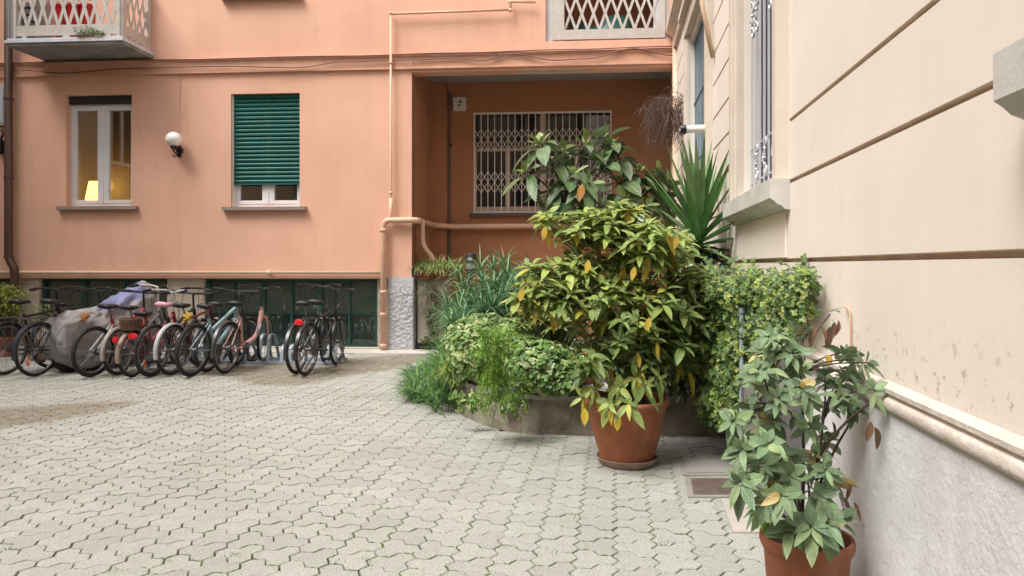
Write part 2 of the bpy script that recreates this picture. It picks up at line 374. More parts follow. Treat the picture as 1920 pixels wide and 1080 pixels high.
def make_pavers():
    m = MB(); dirt = []
    ang = FW.a
    sd_ = .0665
    def dr(a): return Vector((math.cos(R(a)), math.sin(R(a))))
    a0 = math.degrees(ang)
    out = []
    for b_ in (a0 + 29, a0 + 149, a0 + 269):
        c_ = dr(b_) * sd_
        out += [c_ + dr(b_ - 60) * sd_, c_ + dr(b_) * sd_, c_ + dr(b_ + 60) * sd_, dr(b_ + 60) * sd_]
    out = [(q.x, q.y) for q in out]
    a1_ = dr(a0) * sd_ * 3 ** .5; a2_ = dr(a0 - 60) * sd_ * 3 ** .5; ea = a1_ * 3; eb = a2_ * 2 - a1_; flip = (a1_ * 4 + a2_) / 3
    n = len(out)
    def inset(k):
        r = []
        for i in range(n):
            p0, p1, p2 = Vector(out[i - 1]), Vector(out[i]), Vector(out[(i + 1) % n])
            a = (p1 - p0).normalized(); b = (p2 - p1).normalized(); na = Vector((-a.y, a.x)); nb = Vector((-b.y, b.x))
            q = (na + nb); q = q / max(q.length_squared / 2, .5) ; r.append(p1 + q * k)
        return r
    r1, r2 = inset(.0034), inset(.0060)
    org = Vector((.9, 0))
    for i in range(-75, 20):
        for j in range(-2, 110):
            sg_ = -1 if j % 2 else 1
            c = org + eb * i + ea * (j // 2) + (flip if j % 2 else Vector((0, 0)))
            if c.y < 1.9 or ondist(c.x, c.y) > -SLAB_D: continue
            if c.x > WX + .1407 * c.y - .02 or abs(c.x) > .75 * c.y + .6: continue
            if any(inpoly(c.x, c.y, q) for q in CUTS): continue
            if all(inpoly(c.x + a, c.y + b, PL_LOOP) for a, b in ((.13, 0), (-.13, 0), (0, .13), (0, -.13))): continue
            jx, jy, dz = rnd.uniform(-.0012, .0012), rnd.uniform(-.0012, .0012), rnd.uniform(-.003, .002)
            tx, ty = rnd.uniform(-.012, .012), rnd.uniform(-.012, .012)
            mk = noise.noise(Vector((c.x * .9, c.y * .9, 4))) + .5 * noise.noise(Vector((c.x * 4, c.y * 4, 9)))
            if mk > .02 or rnd.random() < .06:
                for q in range(n):
                    if rnd.random() < (.55 if mk > .02 else .15):
                        p1, p2 = c + Vector(out[q]) * sg_, c + Vector(out[(q + 1) % n]) * sg_; dv_ = (p2 - p1); nv_ = Vector((-dv_.y, dv_.x)).normalized(); a_, b_ = sorted((rnd.random(), rnd.random()))
                        p3, p4 = p1 + dv_ * a_, p1 + dv_ * b_; ww = rnd.uniform(.003, .007); bb = len(MOSS.v); pm = (p3 + p4) / 2
                        MOSS.v += [(p3.x, p3.y, -.004), (pm.x + nv_.x * ww, pm.y + nv_.y * ww, .0015), (p4.x, p4.y, -.004), (pm.x - nv_.x * ww, pm.y - nv_.y * ww, .0015)]; MOSS.f.append((bb, bb + 1, bb + 2, bb + 3))
            b0 = len(m.v)
            for rg, z in ((r1, -.026), (r1, -.004), (r2, 0)):
                for q in rg:
                    p = c + Vector((q.x * sg_ + jx, q.y * sg_ + jy))
                    m.v.append((p.x, p.y, z + dz + q.x * tx + q.y * ty))
                    e = .11
                    dirt.append(sum(any(inpoly(p.x + a, p.y + b, P_) for P_ in DIRT) for a, b in ((0, 0), (e, 0), (-e, 0), (0, e), (0, -e))) / 5 if c.y > 6 else 0.)
            for k in range(2):
                for q in range(n): m.f.append((b0 + k * n + q, b0 + k * n + (q + 1) % n, b0 + (k + 1) * n + (q + 1) % n, b0 + (k + 1) * n + q))
            m.f.append(tuple(b0 + 2 * n + q for q in range(n)))
    o = m.build('pavement', PAVER, kind='structure', fixn=False)
    at = o.data.attributes.new('dirt', 'FLOAT', 'POINT'); at.data.foreach_set('value', dirt)
make_pavers()

# concrete apron along the orange facade
m = MB(); m.box(-3, 12.4, -SLAB_D + .02, .4, -.10, .012)
o = m.build('kerb', CONC, kind='structure'); o.location = (*FA.o, 0); o.rotation_euler = (0, 0, FA.a)
m = MB(); q = gp([(1352, 937), (1440, 937), (1475, 1000), (1374, 1000)])
m.add([(*a, .009) for a in q] + [(*a, -.03) for a in q], [(3, 2, 1, 0), (0, 1, 5, 4), (1, 2, 6, 5), (2, 3, 7, 6), (3, 0, 4, 7)])
m.build('concrete_patch', mat('patch', (.43, .38, .335), .9, var=(.34, .31, .27), vscale=5, bump=.4), kind='structure')
# weeds in the joints
def weeds():
    m = MOSS
    spots = [G(rnd.uniform(0, 1250), rnd.uniform(720, 1080)) for _ in range(26)] + [G(rnd.gauss(620, 60), rnd.gauss(697, 5)) for _ in range(26)] + [G(rnd.gauss(300, 120), rnd.gauss(709, 2)) for _ in range(22)] + [G(rnd.uniform(850, 1300), 822) for _ in range(16)] + [G(rnd.uniform(735, 800), rnd.uniform(715, 740)) for _ in range(8)]
    for p in spots:
        if p.x > .9 + .14 * p.y: continue
        for _ in range(rnd.randint(8, 22)):
            q = p + Vector((rnd.gauss(0, .018), rnd.gauss(0, .018), -.01)); a = rnd.uniform(0, 2 * PI); hh = rnd.uniform(.008, .028)
            d = Vector((math.cos(a), math.sin(a), 0)); e = Vector((-d.y, d.x, 0)) * .004
            m.add([q - e, q + e, q + d * hh * .9 + Vector((0, 0, hh))], [(0, 1, 2)])
    tagm = mat('weed_green', (.12, .2, .03), .7, var=(.07, .12, .02), vscale=5)
    m.build('weeds', tagm, kind='stuff', fixn=False)
weeds()

# ================================================================== ORANGE BUILDING
OB = empty('orange_building', (*FA.o, 0), FA.a)
tag(OB, 'salmon orange rendered apartment building with basement windows and covered recess', 'building')
uz = FA.hit
def rect(x0, x1, y0, y1, d=0.0):
    """pixel rectangle to (u0,u1,z0,z1)"""
    a = uz(x0, y1, d); b = uz(x1, y1, d); c = uz(x0, y0, d); e = uz(x1, y0, d)
    return a[0], b[0], (a[1] + b[1]) / 2, (c[1] + e[1]) / 2
TOPZ = 14.0
w1 = rect(124, 247, 178, 387); w2 = rect(433, 562, 175, 388)
zbase = uz(400, 522)[1]                      # underside of the orange wall
lg = rect(1023, 1262, -150, 75); lg = (lg[0], 11.80, lg[2], lg[3])
rec = (uz(772, 400)[0], 12.2, 0.0, uz(1000, 131)[1])
UL = -8.0
m = MB()
upw = rect(418, 568, -210, 0)
panel(m, UL, 12.0, zbase, TOPZ, [(*w1, .13), (*w2, .13), (rec[0], 12.0, zbase, rec[3], .28), (*lg, .5), (upw[0] + .12, upw[1] - .12, upw[2] + .06, upw[3], .13, True)])
m.add([(UL, 0, zbase), (rec[0], 0, zbase), (rec[0], .22, zbase), (UL, .22, zbase)], [(0, 1, 2, 3)])
m.add([(UL, 0, TOPZ), (12.2, 0, TOPZ), (12.2, 8, TOPZ), (UL, 8, TOPZ)], [(0, 1, 2, 3)])
m.build('wall', ORANGE, OB)
# string course with a lip
zb0, zb1 = uz(640, 133)[1], uz(640, 106)[1]
m = MB()
m.extrude([(0, zb0), (-.05, zb0), (-.05, zb0 + .03), (-.035, zb0 + .035), (-.035, zb1 - .045), (-.06, zb1 - .035), (-.06, zb1), (0, zb1 + .02)], UL, 11.86)
m.build('string_course', ORANGE_T, OB)
# recess: beam behind the edge, ceiling, side wall, back wall
RD = 1.75
zc = uz(1000, 152, RD)[1]
m = MB()
m.add([(rec[0], .28, rec[3]), (rec[0], .28, zc), (12.6, .28, zc), (12.6, .28, rec[3])], [(0, 1, 2, 3)])
m.add([(rec[0], 0, 0), (rec[0], RD, 0), (rec[0], RD, zc), (rec[0], .28, zc), (rec[0], .28, rec[3]), (rec[0], 0, rec[3])], [(0, 1, 2, 3, 4, 5)])
wb = rect(887, 1148, 209, 399, RD)
panel(m, rec[0], 12.9, 0, zc, [(*wb, .16)], d=RD)
uc = uz(837, 400, RD - .14)[0]
m.box(rec[0] + .002, uc, RD - .14, RD - .003, 0, zc - .002)
m.build('recess_wall', ORANGE_SHADE, OB)
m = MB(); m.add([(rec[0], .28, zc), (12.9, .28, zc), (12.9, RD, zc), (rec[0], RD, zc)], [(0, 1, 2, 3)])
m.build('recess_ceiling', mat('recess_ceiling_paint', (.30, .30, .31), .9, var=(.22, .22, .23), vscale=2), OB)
m = MB(); a = uz(970, 137, .12); b = uz(1102, 137, .12); m.box(a[0], b[0], .08, .14, rec[3] - .03, rec[3] - .002)
m.build('light_batten', mat('batten', (.5, .48, .4), .5), OB)
# basement: back wall, piers, windows
m = MB(); m.add([(UL, .22, 0), (rec[0], .22, 0), (rec[0], .22, .30), (UL, .22, .30)], [(0, 1, 2, 3)])
bw = [rect(-190, 42, 524, 652, .2), rect(85, 322, 524, 653, .2), rect(390, 712, 524, 655, .2)]
zs0 = .03
m = MB()
panel(m, UL, rec[0] - .003, 0, zbase - .001, [(q[0], q[1], zs0, zbase - .002, .16) for q in bw], d=.05)
m.build('basement_wall', PIERST, OB)
m = MB(); x0, x1, zt_ = uz(728, 600)[0], rec[0] + .03, uz(740, 520)[1]
def rough(n1, n2, fn):
    vs = [fn(i / n1, j / n2) for j in range(n2 + 1) for i in range(n1 + 1)]
    m.add(vs, [(j * (n1 + 1) + i, j * (n1 + 1) + i + 1, (j + 1) * (n1 + 1) + i + 1, (j + 1) * (n1 + 1) + i) for j in range(n2) for i in range(n1)])
def rel(p): 
    p = Vector(p); return .011 * noise.noise(p * 24) + .010 * (1 - 2 * abs(noise.noise(p * 45)))
def fr_(a, b):
    x, z = x0 + (x1 - x0) * a, zt_ * b; e_ = min(1, (1 - b) * 5) * (1 if a < 1 else .5); return (x, -.012 - (rel((x, 0, z)) + .012) * e_, z)
def sd2(a, b):
    y, z = .32 * a, zt_ * b; e_ = min(1, (1 - b) * 5) * (1 if a > 0 else .5); return (x1 - (.002 if 0 else 0) + (rel((0, y, z)) + .004) * e_ * (1 if a > 0 else 0), -.012 - (rel((x1, 0, z)) + .012) * e_ * (1 if a == 0 else 0) if a == 0 else y, z)
rough(44, 110, fr_); rough(24, 110, sd2); m.box(x0 + .001, x1 - .03, -.008, .31, 0, zt_)
m.build('corner_pier', ROUGHST, OB, 'all', fixn=False)
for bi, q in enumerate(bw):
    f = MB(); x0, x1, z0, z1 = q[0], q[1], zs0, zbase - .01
    d0, d1 = .13, .18
    f.box(x0, x1, d0, d1, z0, z0 + .05); f.box(x0, x1, d0, d1, z1 - .05, z1)
    nb = 3 if bi < 2 else 6
    pos = [x0 + .03] + [x0 + (x1 - x0) * k / nb for k in range(1, nb)] + [x1 - .03]
    for k, x in enumerate(pos):
        wd = .055 if (k % 2 == 0 or bi < 2) else .022
        f.box(x - wd / 2 * 1.3, x + wd / 2 * 1.3, d0 - .01, d1 + .003, z0 + .051, z1 - .051)
    f.box(x0 + .01, x1 - .01, d0 + .012, d1 - .004, .60, .625)
    fo = f.build('basement_window', GREENF, OB)
    g = MB()
    t = x0 + .02
    while t < x1: g.box(t - .0017, t + .0017, .118, .122, z0 + .03, z1 - .03); t += .042
    t = z0 + .06
    while t < z1 - .04: g.box(x0 + .02, x1 - .02, .1222, .1252, t - .0017, t + .0017); t += .042
    g.build('wire_mesh', mat('mesh_wire', (.03, .04, .035), .5), fo, fixn=False)
    g = MB(); g.box(x0 + .01, x1 - .01, .19, .196, z0, z1); g.build('pane', GLASSB, fo)
    g = MB(); g.box(x0, x1, .205, .215, .60, z1); g.build('board', mat('basement_pale_backing', (.40, .38, .33), .9, var=(.28, .27, .24), vscale=2.5), fo, label='pale upper backing board lightening the dim panes')  # pale board added behind the glass so the dim upper panes look lighter
    g = MB(); g.box(x0, x1, .205, .215, z0, .598); g.build('board', mat('basement_teal', (.035, .10, .09), .7, var=(.02, .055, .05), vscale=2.5), fo, label='dark teal lower board')
    g = MB(); g.box(x0 - .002, x1, .06, .21, -.02, zs0 - .002 + .008); g.build('sill', STONEW, fo)
# facade windows
def sill(q, ex, parent, m_=SILLST, th=.06, pr=.09, d=0):
    s_ = MB(); s_.box(q[0] - ex, q[1] + ex, d - pr, d + .12, q[2] - th, q[2] - .001); return s_.build('sill', m_, parent)
def casement(q, d, parent, y_top=None, name='window', m_=WHITEF, gl=GLASS, th=.07, mid=.17):
    x0, x1, z0, z1 = q; f = MB(); d1 = d + .06; e = .012
    f.box(x0, x0 + th + e, d, d1, z0, z1); f.box(x1 - th, x1, d, d1, z0, z1)
    f.box(x0 + th + e, x1 - th, d, d1, z0, z0 + .06); f.box(x0 + th + e, x1 - th, d, d1, z1 - .05, z1)
    xm = (x0 + x1) / 2
    f.box(xm - mid / 2, xm + mid / 2, d - .012, d1 - .003, z0 + .061, z1 - .051)
    f.box(xm - .012, xm + .012, d - .024, d - .012, z0 + .07, z1 - .06)
    for a, b in ((x0 + th + e, xm - mid / 2), (xm + mid / 2, x1 - th)):   # sash rails
        f.box(a, b, d - .008, d + .04, z0 + .062, z0 + .125); f.box(a, b, d - .008, d + .04, z1 - .11, z1 - .052)
        f.box(a, a + .022, d - .006, d + .04, z0 + .126, z1 - .111); f.box(b - .022, b, d - .006, d + .04, z0 + .126, z1 - .111)
    for k in (.2, .5, .8): f.box(x0 + (x1 - x0) * k - .012, x0 + (x1 - x0) * k + .012, d - .004, d, z0 + .018, z0 + .03)
    fo = f.build(name, m_, parent)
    g = MB(); g.box(x0 + th, x1 - th, d + .045, d + .05, z0 + .05, z1 - .04); g.build('pane', gl, fo)
    return fo
def room(q, d, parent, col=ROOMW, dep=1.5, ex=.6):
    g = MB(); x0, x1, z0, z1 = q; x0 -= ex; x1 += ex; z0 -= .8; z1 += .3; d0 = d + .1
    g.add([(x0, d0, z0), (x1, d0, z0), (x1, dep, z0), (x0, dep, z0), (x0, d0, z1), (x1, d0, z1), (x1, dep, z1), (x0, dep, z1)],
          [(0, 1, 2, 3), (4, 5, 6, 7), (1, 2, 6, 5), (2, 3, 7, 6), (3, 0, 4, 7)])
    return g.build('inner_wall', col, parent, fixn=False)
wq = (w1[0], w1[1], w1[2] + .002, w1[3] - .14)
f1 = casement(wq, .13, OB); room(wq, .13, f1); sill(w1, .13, f1)
g = MB(); g.box(w1[0] + .002, w1[1] - .002, .07, .19, w1[3] - .138, w1[3] - .002); g.build('shutter_box', BLACK, f1)
zsh = uz(500, 343)[1]
f2 = casement(w2, .13, OB); room(w2, .13, f2, DARKIN); sill(w2, .13, f2)
g = MB(); z = zsh; n = 21; st = (w2[3] - zsh) / n
for k in range(n):
    z0 = zsh + k * st
    g.extrude([(.118, z0 + .001), (.082, z0 + .010), (.070, z0 + st * .30), (.066, z0 + st * .62), (.085, z0 + st * .9), (.118, z0 + st - .001)], w2[0] + .02, w2[1] - .02)
g.box(w2[0] + .02, w2[1] - .02, .062, .117, zsh - .022, zsh)
g.build('roller_shutter', GREENS, f2)
for a, b in ((w2[0] + .001, w2[0] + .02), (w2[1] - .02, w2[1] - .001)): MB().box(a, b, .05, .128, w2[2] + .01, w2[3]).build('shutter_guide', WHITEF, f2)
m = MB(); m.box(upw[0], upw[1], -.1, .1, upw[2], upw[2] + .055); m.build('upper_sill', SILLST, OB)

# recess window with the folding grille
f3 = MB(); x0, x1, z0, z1 = wb; D3 = RD + .10
for px in (890, 952, 1018, 1082, 1140):
    u = uz(px, 300, D3)[0]; wd = .11 if px == 1018 else .085
    top = z1 if px == 1018 else uz(px, 280, D3)[1]
    f3.box(max(u - wd / 2, x0), min(u + wd / 2, x1), D3, D3 + .06, z0, top)
zt = uz(900, 280, D3)[1]
f3.box(x0, x1, D3 + .003, D3 + .057, z0 + .002, z0 + .13)
f3.box(x0, x1, D3 + .003, D3 + .057, zt - .04, zt + .02)
F3 = f3.build('window', WINBEIGE, OB)
g = MB(); g.box(x0, x1, D3 + .03, D3 + .035, z0, z1); g.build('pane', glassmat('recess_glass', (.8, .8, .78), .04), F3)
g = MB(); g.box(x0 - .3, x1 + .3, D3 + .5, D3 + .52, z0 - .3, z1 + .2); g.build('inner_wall', DARKIN, F3)
g = MB(); s_ = uz(880, 400, RD - .06); g.box(s_[0], x1 + .12, RD - .07, RD + .15, z0 - .06, z0 - .002)
g.build('sill', mat('dark_sill', (.06, .06, .07), .6), F3)
g = MB(); dg = RD + .02
g.box(x0 + .003, x1 - .003, dg - .02, dg + .02, z1 - .035, z1 - .003); g.box(x0 + .003, x1 - .003, dg - .02, dg + .02, z0 + .003, z0 + .03)
nbar = 20; stp = (x1 - x0 - .05) / nbar
for k in range(nbar + 1):
    u = x0 + .025 + k * stp; wd = .03 if k in (0, nbar) else .015
    g.box(u - wd / 2, u + wd / 2, dg - .008, dg + .008, z0 + .031, z1 - .036)
ym = [(241, 280), (321, 361)]
for ya, yb in ym:
    za, zb = uz(1000, ya, dg)[1], uz(1000, yb, dg)[1]; hh = (za - zb) / 2
    for k in range(nbar):
        u = x0 + .025 + k * stp
        for r_ in range(2):
            zl, zh = zb + r_ * hh, zb + (r_ + 1) * hh
            g.beam((u, dg - .012, zl), (u + stp, dg - .012, zh), .003, .011); g.beam((u, dg - .016, zh), (u + stp, dg - .016, zl), .003, .011)
g.build('folding_grille', mat('grille_paint', (.72, .63, .56), .5), F3, fixn=False)

# loggia with lattice
m = MB(); L0, L1, Z0, Z1 = lg
m.box(L0 + .003, L0 + .30, .06, .11, Z0 + .004, Z1); m.box(L1 - .25, L1 - .003, .06, .11, Z0 + .004, Z1)
m.box(L0 + .002, L1 - .002, .115, .5, Z0 - .02, Z0 + .005)
LG = m.build('loggia', LATTW, OB)
def lattice(mm, u0, u1, z0, z1, pitch, hh, d, zc0, wd=.03, th=.02):
    """crossed laths clipped to the rectangle; zc0 = height of the low crossings"""
    k = hh / (pitch / 2)
    for sgn in (1, -1):
        n0 = int((u0 - u1) / pitch) - 30
        for i in range(n0, 60):
            ub = u0 + i * pitch
            # line z = zc0 + sgn*k*(u-ub)
            pts = []
            ua, ub2 = (z0 - zc0) / (sgn * k) + ub, (z1 - zc0) / (sgn * k) + ub
            lo, hi = max(min(ua, ub2), u0), min(max(ua, ub2), u1)
            if hi - lo < .01: continue
            a = (lo, d + sgn * .005, zc0 + sgn * k * (lo - ub)); b = (hi, d + sgn * .005, zc0 + sgn * k * (hi - ub))
            mm.beam(a, b, th * .5, wd)
g = MB()
a0, a1 = uz(1058, 0)[0], uz(1236, 0)[0]
zl0 = uz(1150, 53)[1]; Zt = Z0 + 1.05
lattice(g, a0, a1, zl0, Zt, .196, .272, .05, zl0, .042)
g.box(a0 - .20, a0, .02, .075, Z0 + .03, Zt + .06); g.box(a1, a1 + .10, .02, .075, Z0 + .03, Zt + .06)
g.box(a0 - .001, a1 + .001, .022, .073, Z0 + .03, zl0); g.box(a0 - .001, a1 + .001, .022, .073, Zt, Zt + .055)
g.build('lattice_railing', LATT, LG)
m = MB()
x0, x1 = L0 + .01, L1 - .01
m.add([(x0, .5, Z0), (x1, .5, Z0), (x1, 1.6, Z0), (x0, 1.6, Z0), (x0, .5, Z1), (x1, .5, Z1), (x1, 1.6, Z1), (x0, 1.6, Z1)], [(0, 1, 2, 3), (1, 2, 6, 5), (2, 3, 7, 6), (3, 0, 4, 7), (4, 5, 6, 7)])
m.build('loggia_wall', ORANGE_SHADE, LG, fixn=False)

# left balcony
bz = uz(287, 110)[1]; bu1 = uz(287, 110)[0]; bu0 = uz(90, 112)[0]
BD = .87
BAL = empty('balcony', (0, 0, 0)); BAL.parent = OB
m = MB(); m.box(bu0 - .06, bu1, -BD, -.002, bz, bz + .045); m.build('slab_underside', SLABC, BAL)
m = MB(); m.box(bu0 - .09, bu1 + .02, -BD - .03, -.001, bz + .046, bz + .09); m.box(bu0 - .06, bu1 - .01, -BD, -.001, bz + .091, bz + .125)
m.build('slab', SLABE, BAL)
m = MB(); zr = bz + .126
def face(mm, p, q, ax):
    """framed lattice panel from p to q along axis ax ('x' or 'y')"""
    L = q - p; t = MB(); 
    t.box(0, .10, -.025, .025, 0, 1.12); t.box(L - .10, L, -.025, .025, 0, 1.12)
    t.box(.101, L - .101, -.02, .02, .05, .22); t.box(.101, L - .101, -.02, .02, 1.02, 1.10)
    t.box(.2, .28, -.02, .02, .012, .049); t.box(L * .5 - .06, L * .5 + .06, -.02, .02, .012, .049); t.box(L - .28, L - .2, -.02, .02, .012, .049)
    lattice(t, .101, L - .101, .22, 1.02, .181 if L > 1 else .165, .30, 0, .22, .05)
    return t
def put(mm, t, fn):
    mm.add([fn(*v) for v in t.v], t.f)
t = face(m, bu0, bu1, 'x'); put(m, t, lambda x, y, z: (bu0 - .03 + x, -BD + .06 + y, zr + z))
t = face(m, 0, BD - .05, 'y'); put(m, t, lambda x, y, z: (bu1 - .05 + y, -BD + .03 + x + .005, zr + z))
t = face(m, 0, BD - .05, 'y'); put(m, t, lambda x, y, z: (bu0 - .005 + y, -BD + .03 + x + .005, zr + z))
m.box(bu0 - .06, bu1, -BD + .02, -BD + .10, zr + 1.121, zr + 1.16)
m.build('lattice_railing', LATT, BAL)

# --------------------------------------------------------- pipes, cables and lamp on the facade
def fobj(name, label, cat, group=None):
    e = empty(name, (*FA.o, 0), FA.a); tag(e, label, cat, group); return e
def fp(px, py, d=0.0): a = uz(px, py, d); return (a[0], d, a[1])
def bend(pts, r=.08, n=5):
    pts = [Vector(p) for p in pts]; out = [pts[0]]
    for i in range(1, len(pts) - 1):
        a, b, c = pts[i - 1], pts[i], pts[i + 1]; k = min(r, (b - a).length * .45, (c - b).length * .45)
        p, q = b + (a - b).normalized() * k, b + (c - b).normalized() * k
        for t in range(n + 1):
            t /= n; out.append(p * (1 - t) ** 2 + b * 2 * t * (1 - t) + q * t * t)
    return out + [pts[-1]]
e = fobj('gas_pipe', 'thick salmon gas pipe rising at the corner pier and bending into the recess', 'pipe')
m = MB()
d0 = -.09
zg = uz(745, 413, d0)[1]; ug = uz(719, 500, d0)[0]
m.tube(bend([(ug, d0, .0), (ug, d0, zg), (rec[0] + .10, d0, zg), (rec[0] + .12, RD - .3, zg), (uc + .1, RD - .14, zg - .02), (uz(1060, 424, RD - .08)[0], RD - .09, zg - .01)], .12), .052, 12)
m.build('run', PIPEC, e, 'all')
for z in (1.0, .62, .09, 1.5 + .55): MB().lathe((ug, d0, z), [(.053, -.03), (.064, -.025), (.064, .025), (.053, .03)], 12).build('collar', PIPEC, e, 'all')
m = MB(); m.tube(bend([(rec[0] + .13, .25, zg), (rec[0] + .14, .25, zg - .42), (rec[0] + .30, .3, zg - .62), (rec[0] + .34, .32, zg - .8)], .12), .045, 10)
m.build('branch', PIPEC, e, 'all')
e = fobj('riser_pipe', 'slim salmon pipe climbing the wall beside the recess and turning right at the top', 'pipe')
m = MB(); d0 = -.085
m.tube(bend([fp(733, 408, d0), fp(733, 368, d0), fp(733, 25, d0)], .02), .022, 8)
m.tube([fp(733, 26, d0), fp(957, 18, d0)], .022, 8); m.tube(bend([fp(957, 20, d0), fp(957, 3, d0), fp(1004, 4, d0)], .03), .022, 8)
m.build('run', PIPEC, e, 'all')
for px, py in ((733, 25), (957, 19), (957, 4), (733, 362), (733, 118)): MB().sphere(fp(px, py, d0), .036, 10).build('joint', PIPEC, e, 'all')
m = MB(); a = fp(733, 372, d0); m.tube([a, (a[0], d0, a[2] - .30), (a[0] - .03, d0, a[2] - .42)], .034, 8); m.build('valve', PIPEC, e, 'all')
e = fobj('horizontal_pipe', 'pale salmon pipe running level above the basement windows', 'pipe')
m = MB(); zh = uz(400, 511, -.07)[1]; m.tube([(UL, -.06, zh), (ug - .02, -.06, zh)], .03, 10); m.build('run', CREAMP, e, 'all')
for px in (170, 507): a = uz(px, 510)[0]; m = MB(); m.lathe((a, -.06, zh), [(.031, -.03), (.042, -.025), (.042, .025), (.031, .03)], 10, 'x'); m.box(a - .012, a + .012, -.06, 0, zh - .05, zh + .01); m.build('bracket', CREAMP, e)
e = fobj('brown_downpipe', 'brown metal rain downpipe at the left end of the orange wall', 'pipe')
m = MB(); d0 = -.12; ua = uz(16, 300, d0)[0]; ub = uz(27, 510, d0)[0]
m.tube(bend([(ua, d0, 13.5), (ua, d0, uz(16, 485, d0)[1]), (ub, d0, uz(27, 503, d0)[1]), (ub, d0, .0)], .08), .066, 14)
m.build('run', BROWNP, e, 'all')
for py in (185, 333, 482): z = uz(16, py, d0)[1]; m = MB(); m.lathe((ua, d0, z), [(.067, -.02), (.078, -.016), (.078, .016), (.067, .02)], 14); m.box(ua - .012, ua + .012, d0 + .06, 0, z - .01, z + .01); m.build('bracket', BROWNP, e)
e = fobj('corner_downpipe', 'tall drainpipe in the corner by the cream building, pink above and cream below', 'pipe')
ud = uz(1268, 100, -.08)[0]; zz = uz(1268, 68, -.08)[1]
m = MB(); m.tube([(ud, -.08, .2), (ud, -.08, zz)], .062, 12); m.build('lower_length', CREAMP, e, 'all', label='cream lower pipe')
m = MB(); m.tube([(ud, -.08, zz + .001), (ud, -.08, 13.5)], .052, 12); m.build('upper_length', PINKP, e, 'all', label='dull pink upper pipe')
# cables on the string course
CABLE = mat('painted_cable', (.20, .10, .07), .7)
e = fobj('wall_cables', 'bundle of painted cables sagging along the string course', 'cable')
def cab(pts, r=.011):
    m = MB(); q = []
    for i in range(len(pts) - 1):
        for t in range(6):
            t /= 6; a, b = pts[i], pts[i + 1]; tt = t * t * (3 - 2 * t)
            q.append(fp(a[0] + (b[0] - a[0]) * t, a[1] + (b[1] - a[1]) * tt, -.075))
    q.append(fp(*pts[-1], -.075)); m.tube(q, r, 5); m.build('cable', CABLE, e, 'all')
cab([(-100, 120), (300, 112), (640, 105), (860, 99), (1060, 93), (1262, 87)])
cab([(-100, 133), (40, 131), (110, 137), (250, 128), (420, 124), (560, 127), (640, 116), (770, 112), (860, 108), (900, 114), (960, 101), (1040, 113), (1100, 110), (1190, 91), (1262, 104)])
cab([(774, 122), (776, 108), (860, 104), (950, 102), (1060, 96), (1262, 90)], .006)
e = fobj('lamp_conduit', 'thin pale conduit dropping from the string course to the globe lamp', 'conduit')
m = MB(); m.tube([fp(337, 143, -.012), fp(337, 262, -.012)], .006, 5); m.build('run', CREAMP, e)
# globe lamp
e = fobj('wall_lamp', 'white globe lamp on a black scrolled bracket between the two windows', 'lamp')
gc = Vector(fp(326, 261, -.20))
m = MB(); m.sphere(gc, .135, 24, .92); m.build('globe', GLOBE, e, 'all')
m = MB(); a = Vector(fp(337, 283, 0)); m.lathe((a.x, 0, a.z), [(.001, -.035), (.05, -.03), (.07, 0)], 14, 'y'); m.box(a.x - .03, a.x + .03, -.02, 0, a.z - .11, a.z + .09)
m.tube([(a.x, -.02, a.z - .04), (a.x - .01, -.09, a.z - .07), (a.x - .03, -.16, a.z - .02), (gc.x, gc.y, gc.z - .15)], .014, 8)
m.tube([(a.x, -.02, a.z + .05), (a.x - .03, -.07, a.z + .03), (a.x - .02, -.09, a.z - .01), (a.x - .0, -.06, a.z - .02)], .010, 8)
m.tube([(a.x, -.03, a.z - .07), (a.x - .06, -.10, a.z - .12), (a.x - .05, -.13, a.z - .08)], .009, 6)
m.lathe(gc - Vector((0, 0, .145)), [(.001, -.04), (.03, -.03), (.06, 0), (.055, .03)], 14)
m.build('bracket', BLACK, e, True)
# meter box and sensor in the recess
e = fobj('alarm_box', 'small white square box with a dark triangle mark beside the grille window', 'box')
a = fp(850, 207, RD - .08); b = fp(873, 182, RD - .08)
m = MB(); m.box(a[0], b[0], RD - .08, RD - .002, a[2], b[2]); m.build('housing', mat('offwhite', (.62, .58, .50), .5), e)
m = MB(); cx_, cz_ = (a[0] + b[0]) / 2 + .02, (a[2] + b[2]) / 2 + .02
m.add([(cx_ - .035, RD - .084, cz_), (cx_ + .035, RD - .084, cz_), (cx_, RD - .084, cz_ + .06)], [(0, 1, 2)]); m.box(cx_ - .05, cx_ - .0, RD - .084, RD - .081, cz_ - .06, cz_ - .035)
m.build('mark', BLACK, e)
e = fobj('shadow_conduit', 'conduit strip coloured dark as shadow, with a black switch, down the recess wall', 'conduit')
m = MB(); a = uz(843, 200, RD - .03)[0]; m.box(a - .035, a + .02, RD - .03, RD - .002, 1.5, uz(843, 172, RD)[1]); m.build('run', mat('conduit_shadow', (.13, .075, .055), .8), e)  # conduit strip coloured dark to stand in for the shadow beside the chase
m = MB(); z = uz(847, 273, RD)[1]; m.box(a + .0, a + .05, RD - .06, RD - .031, z - .03, z + .03); m.build('switch', BLACK, e)

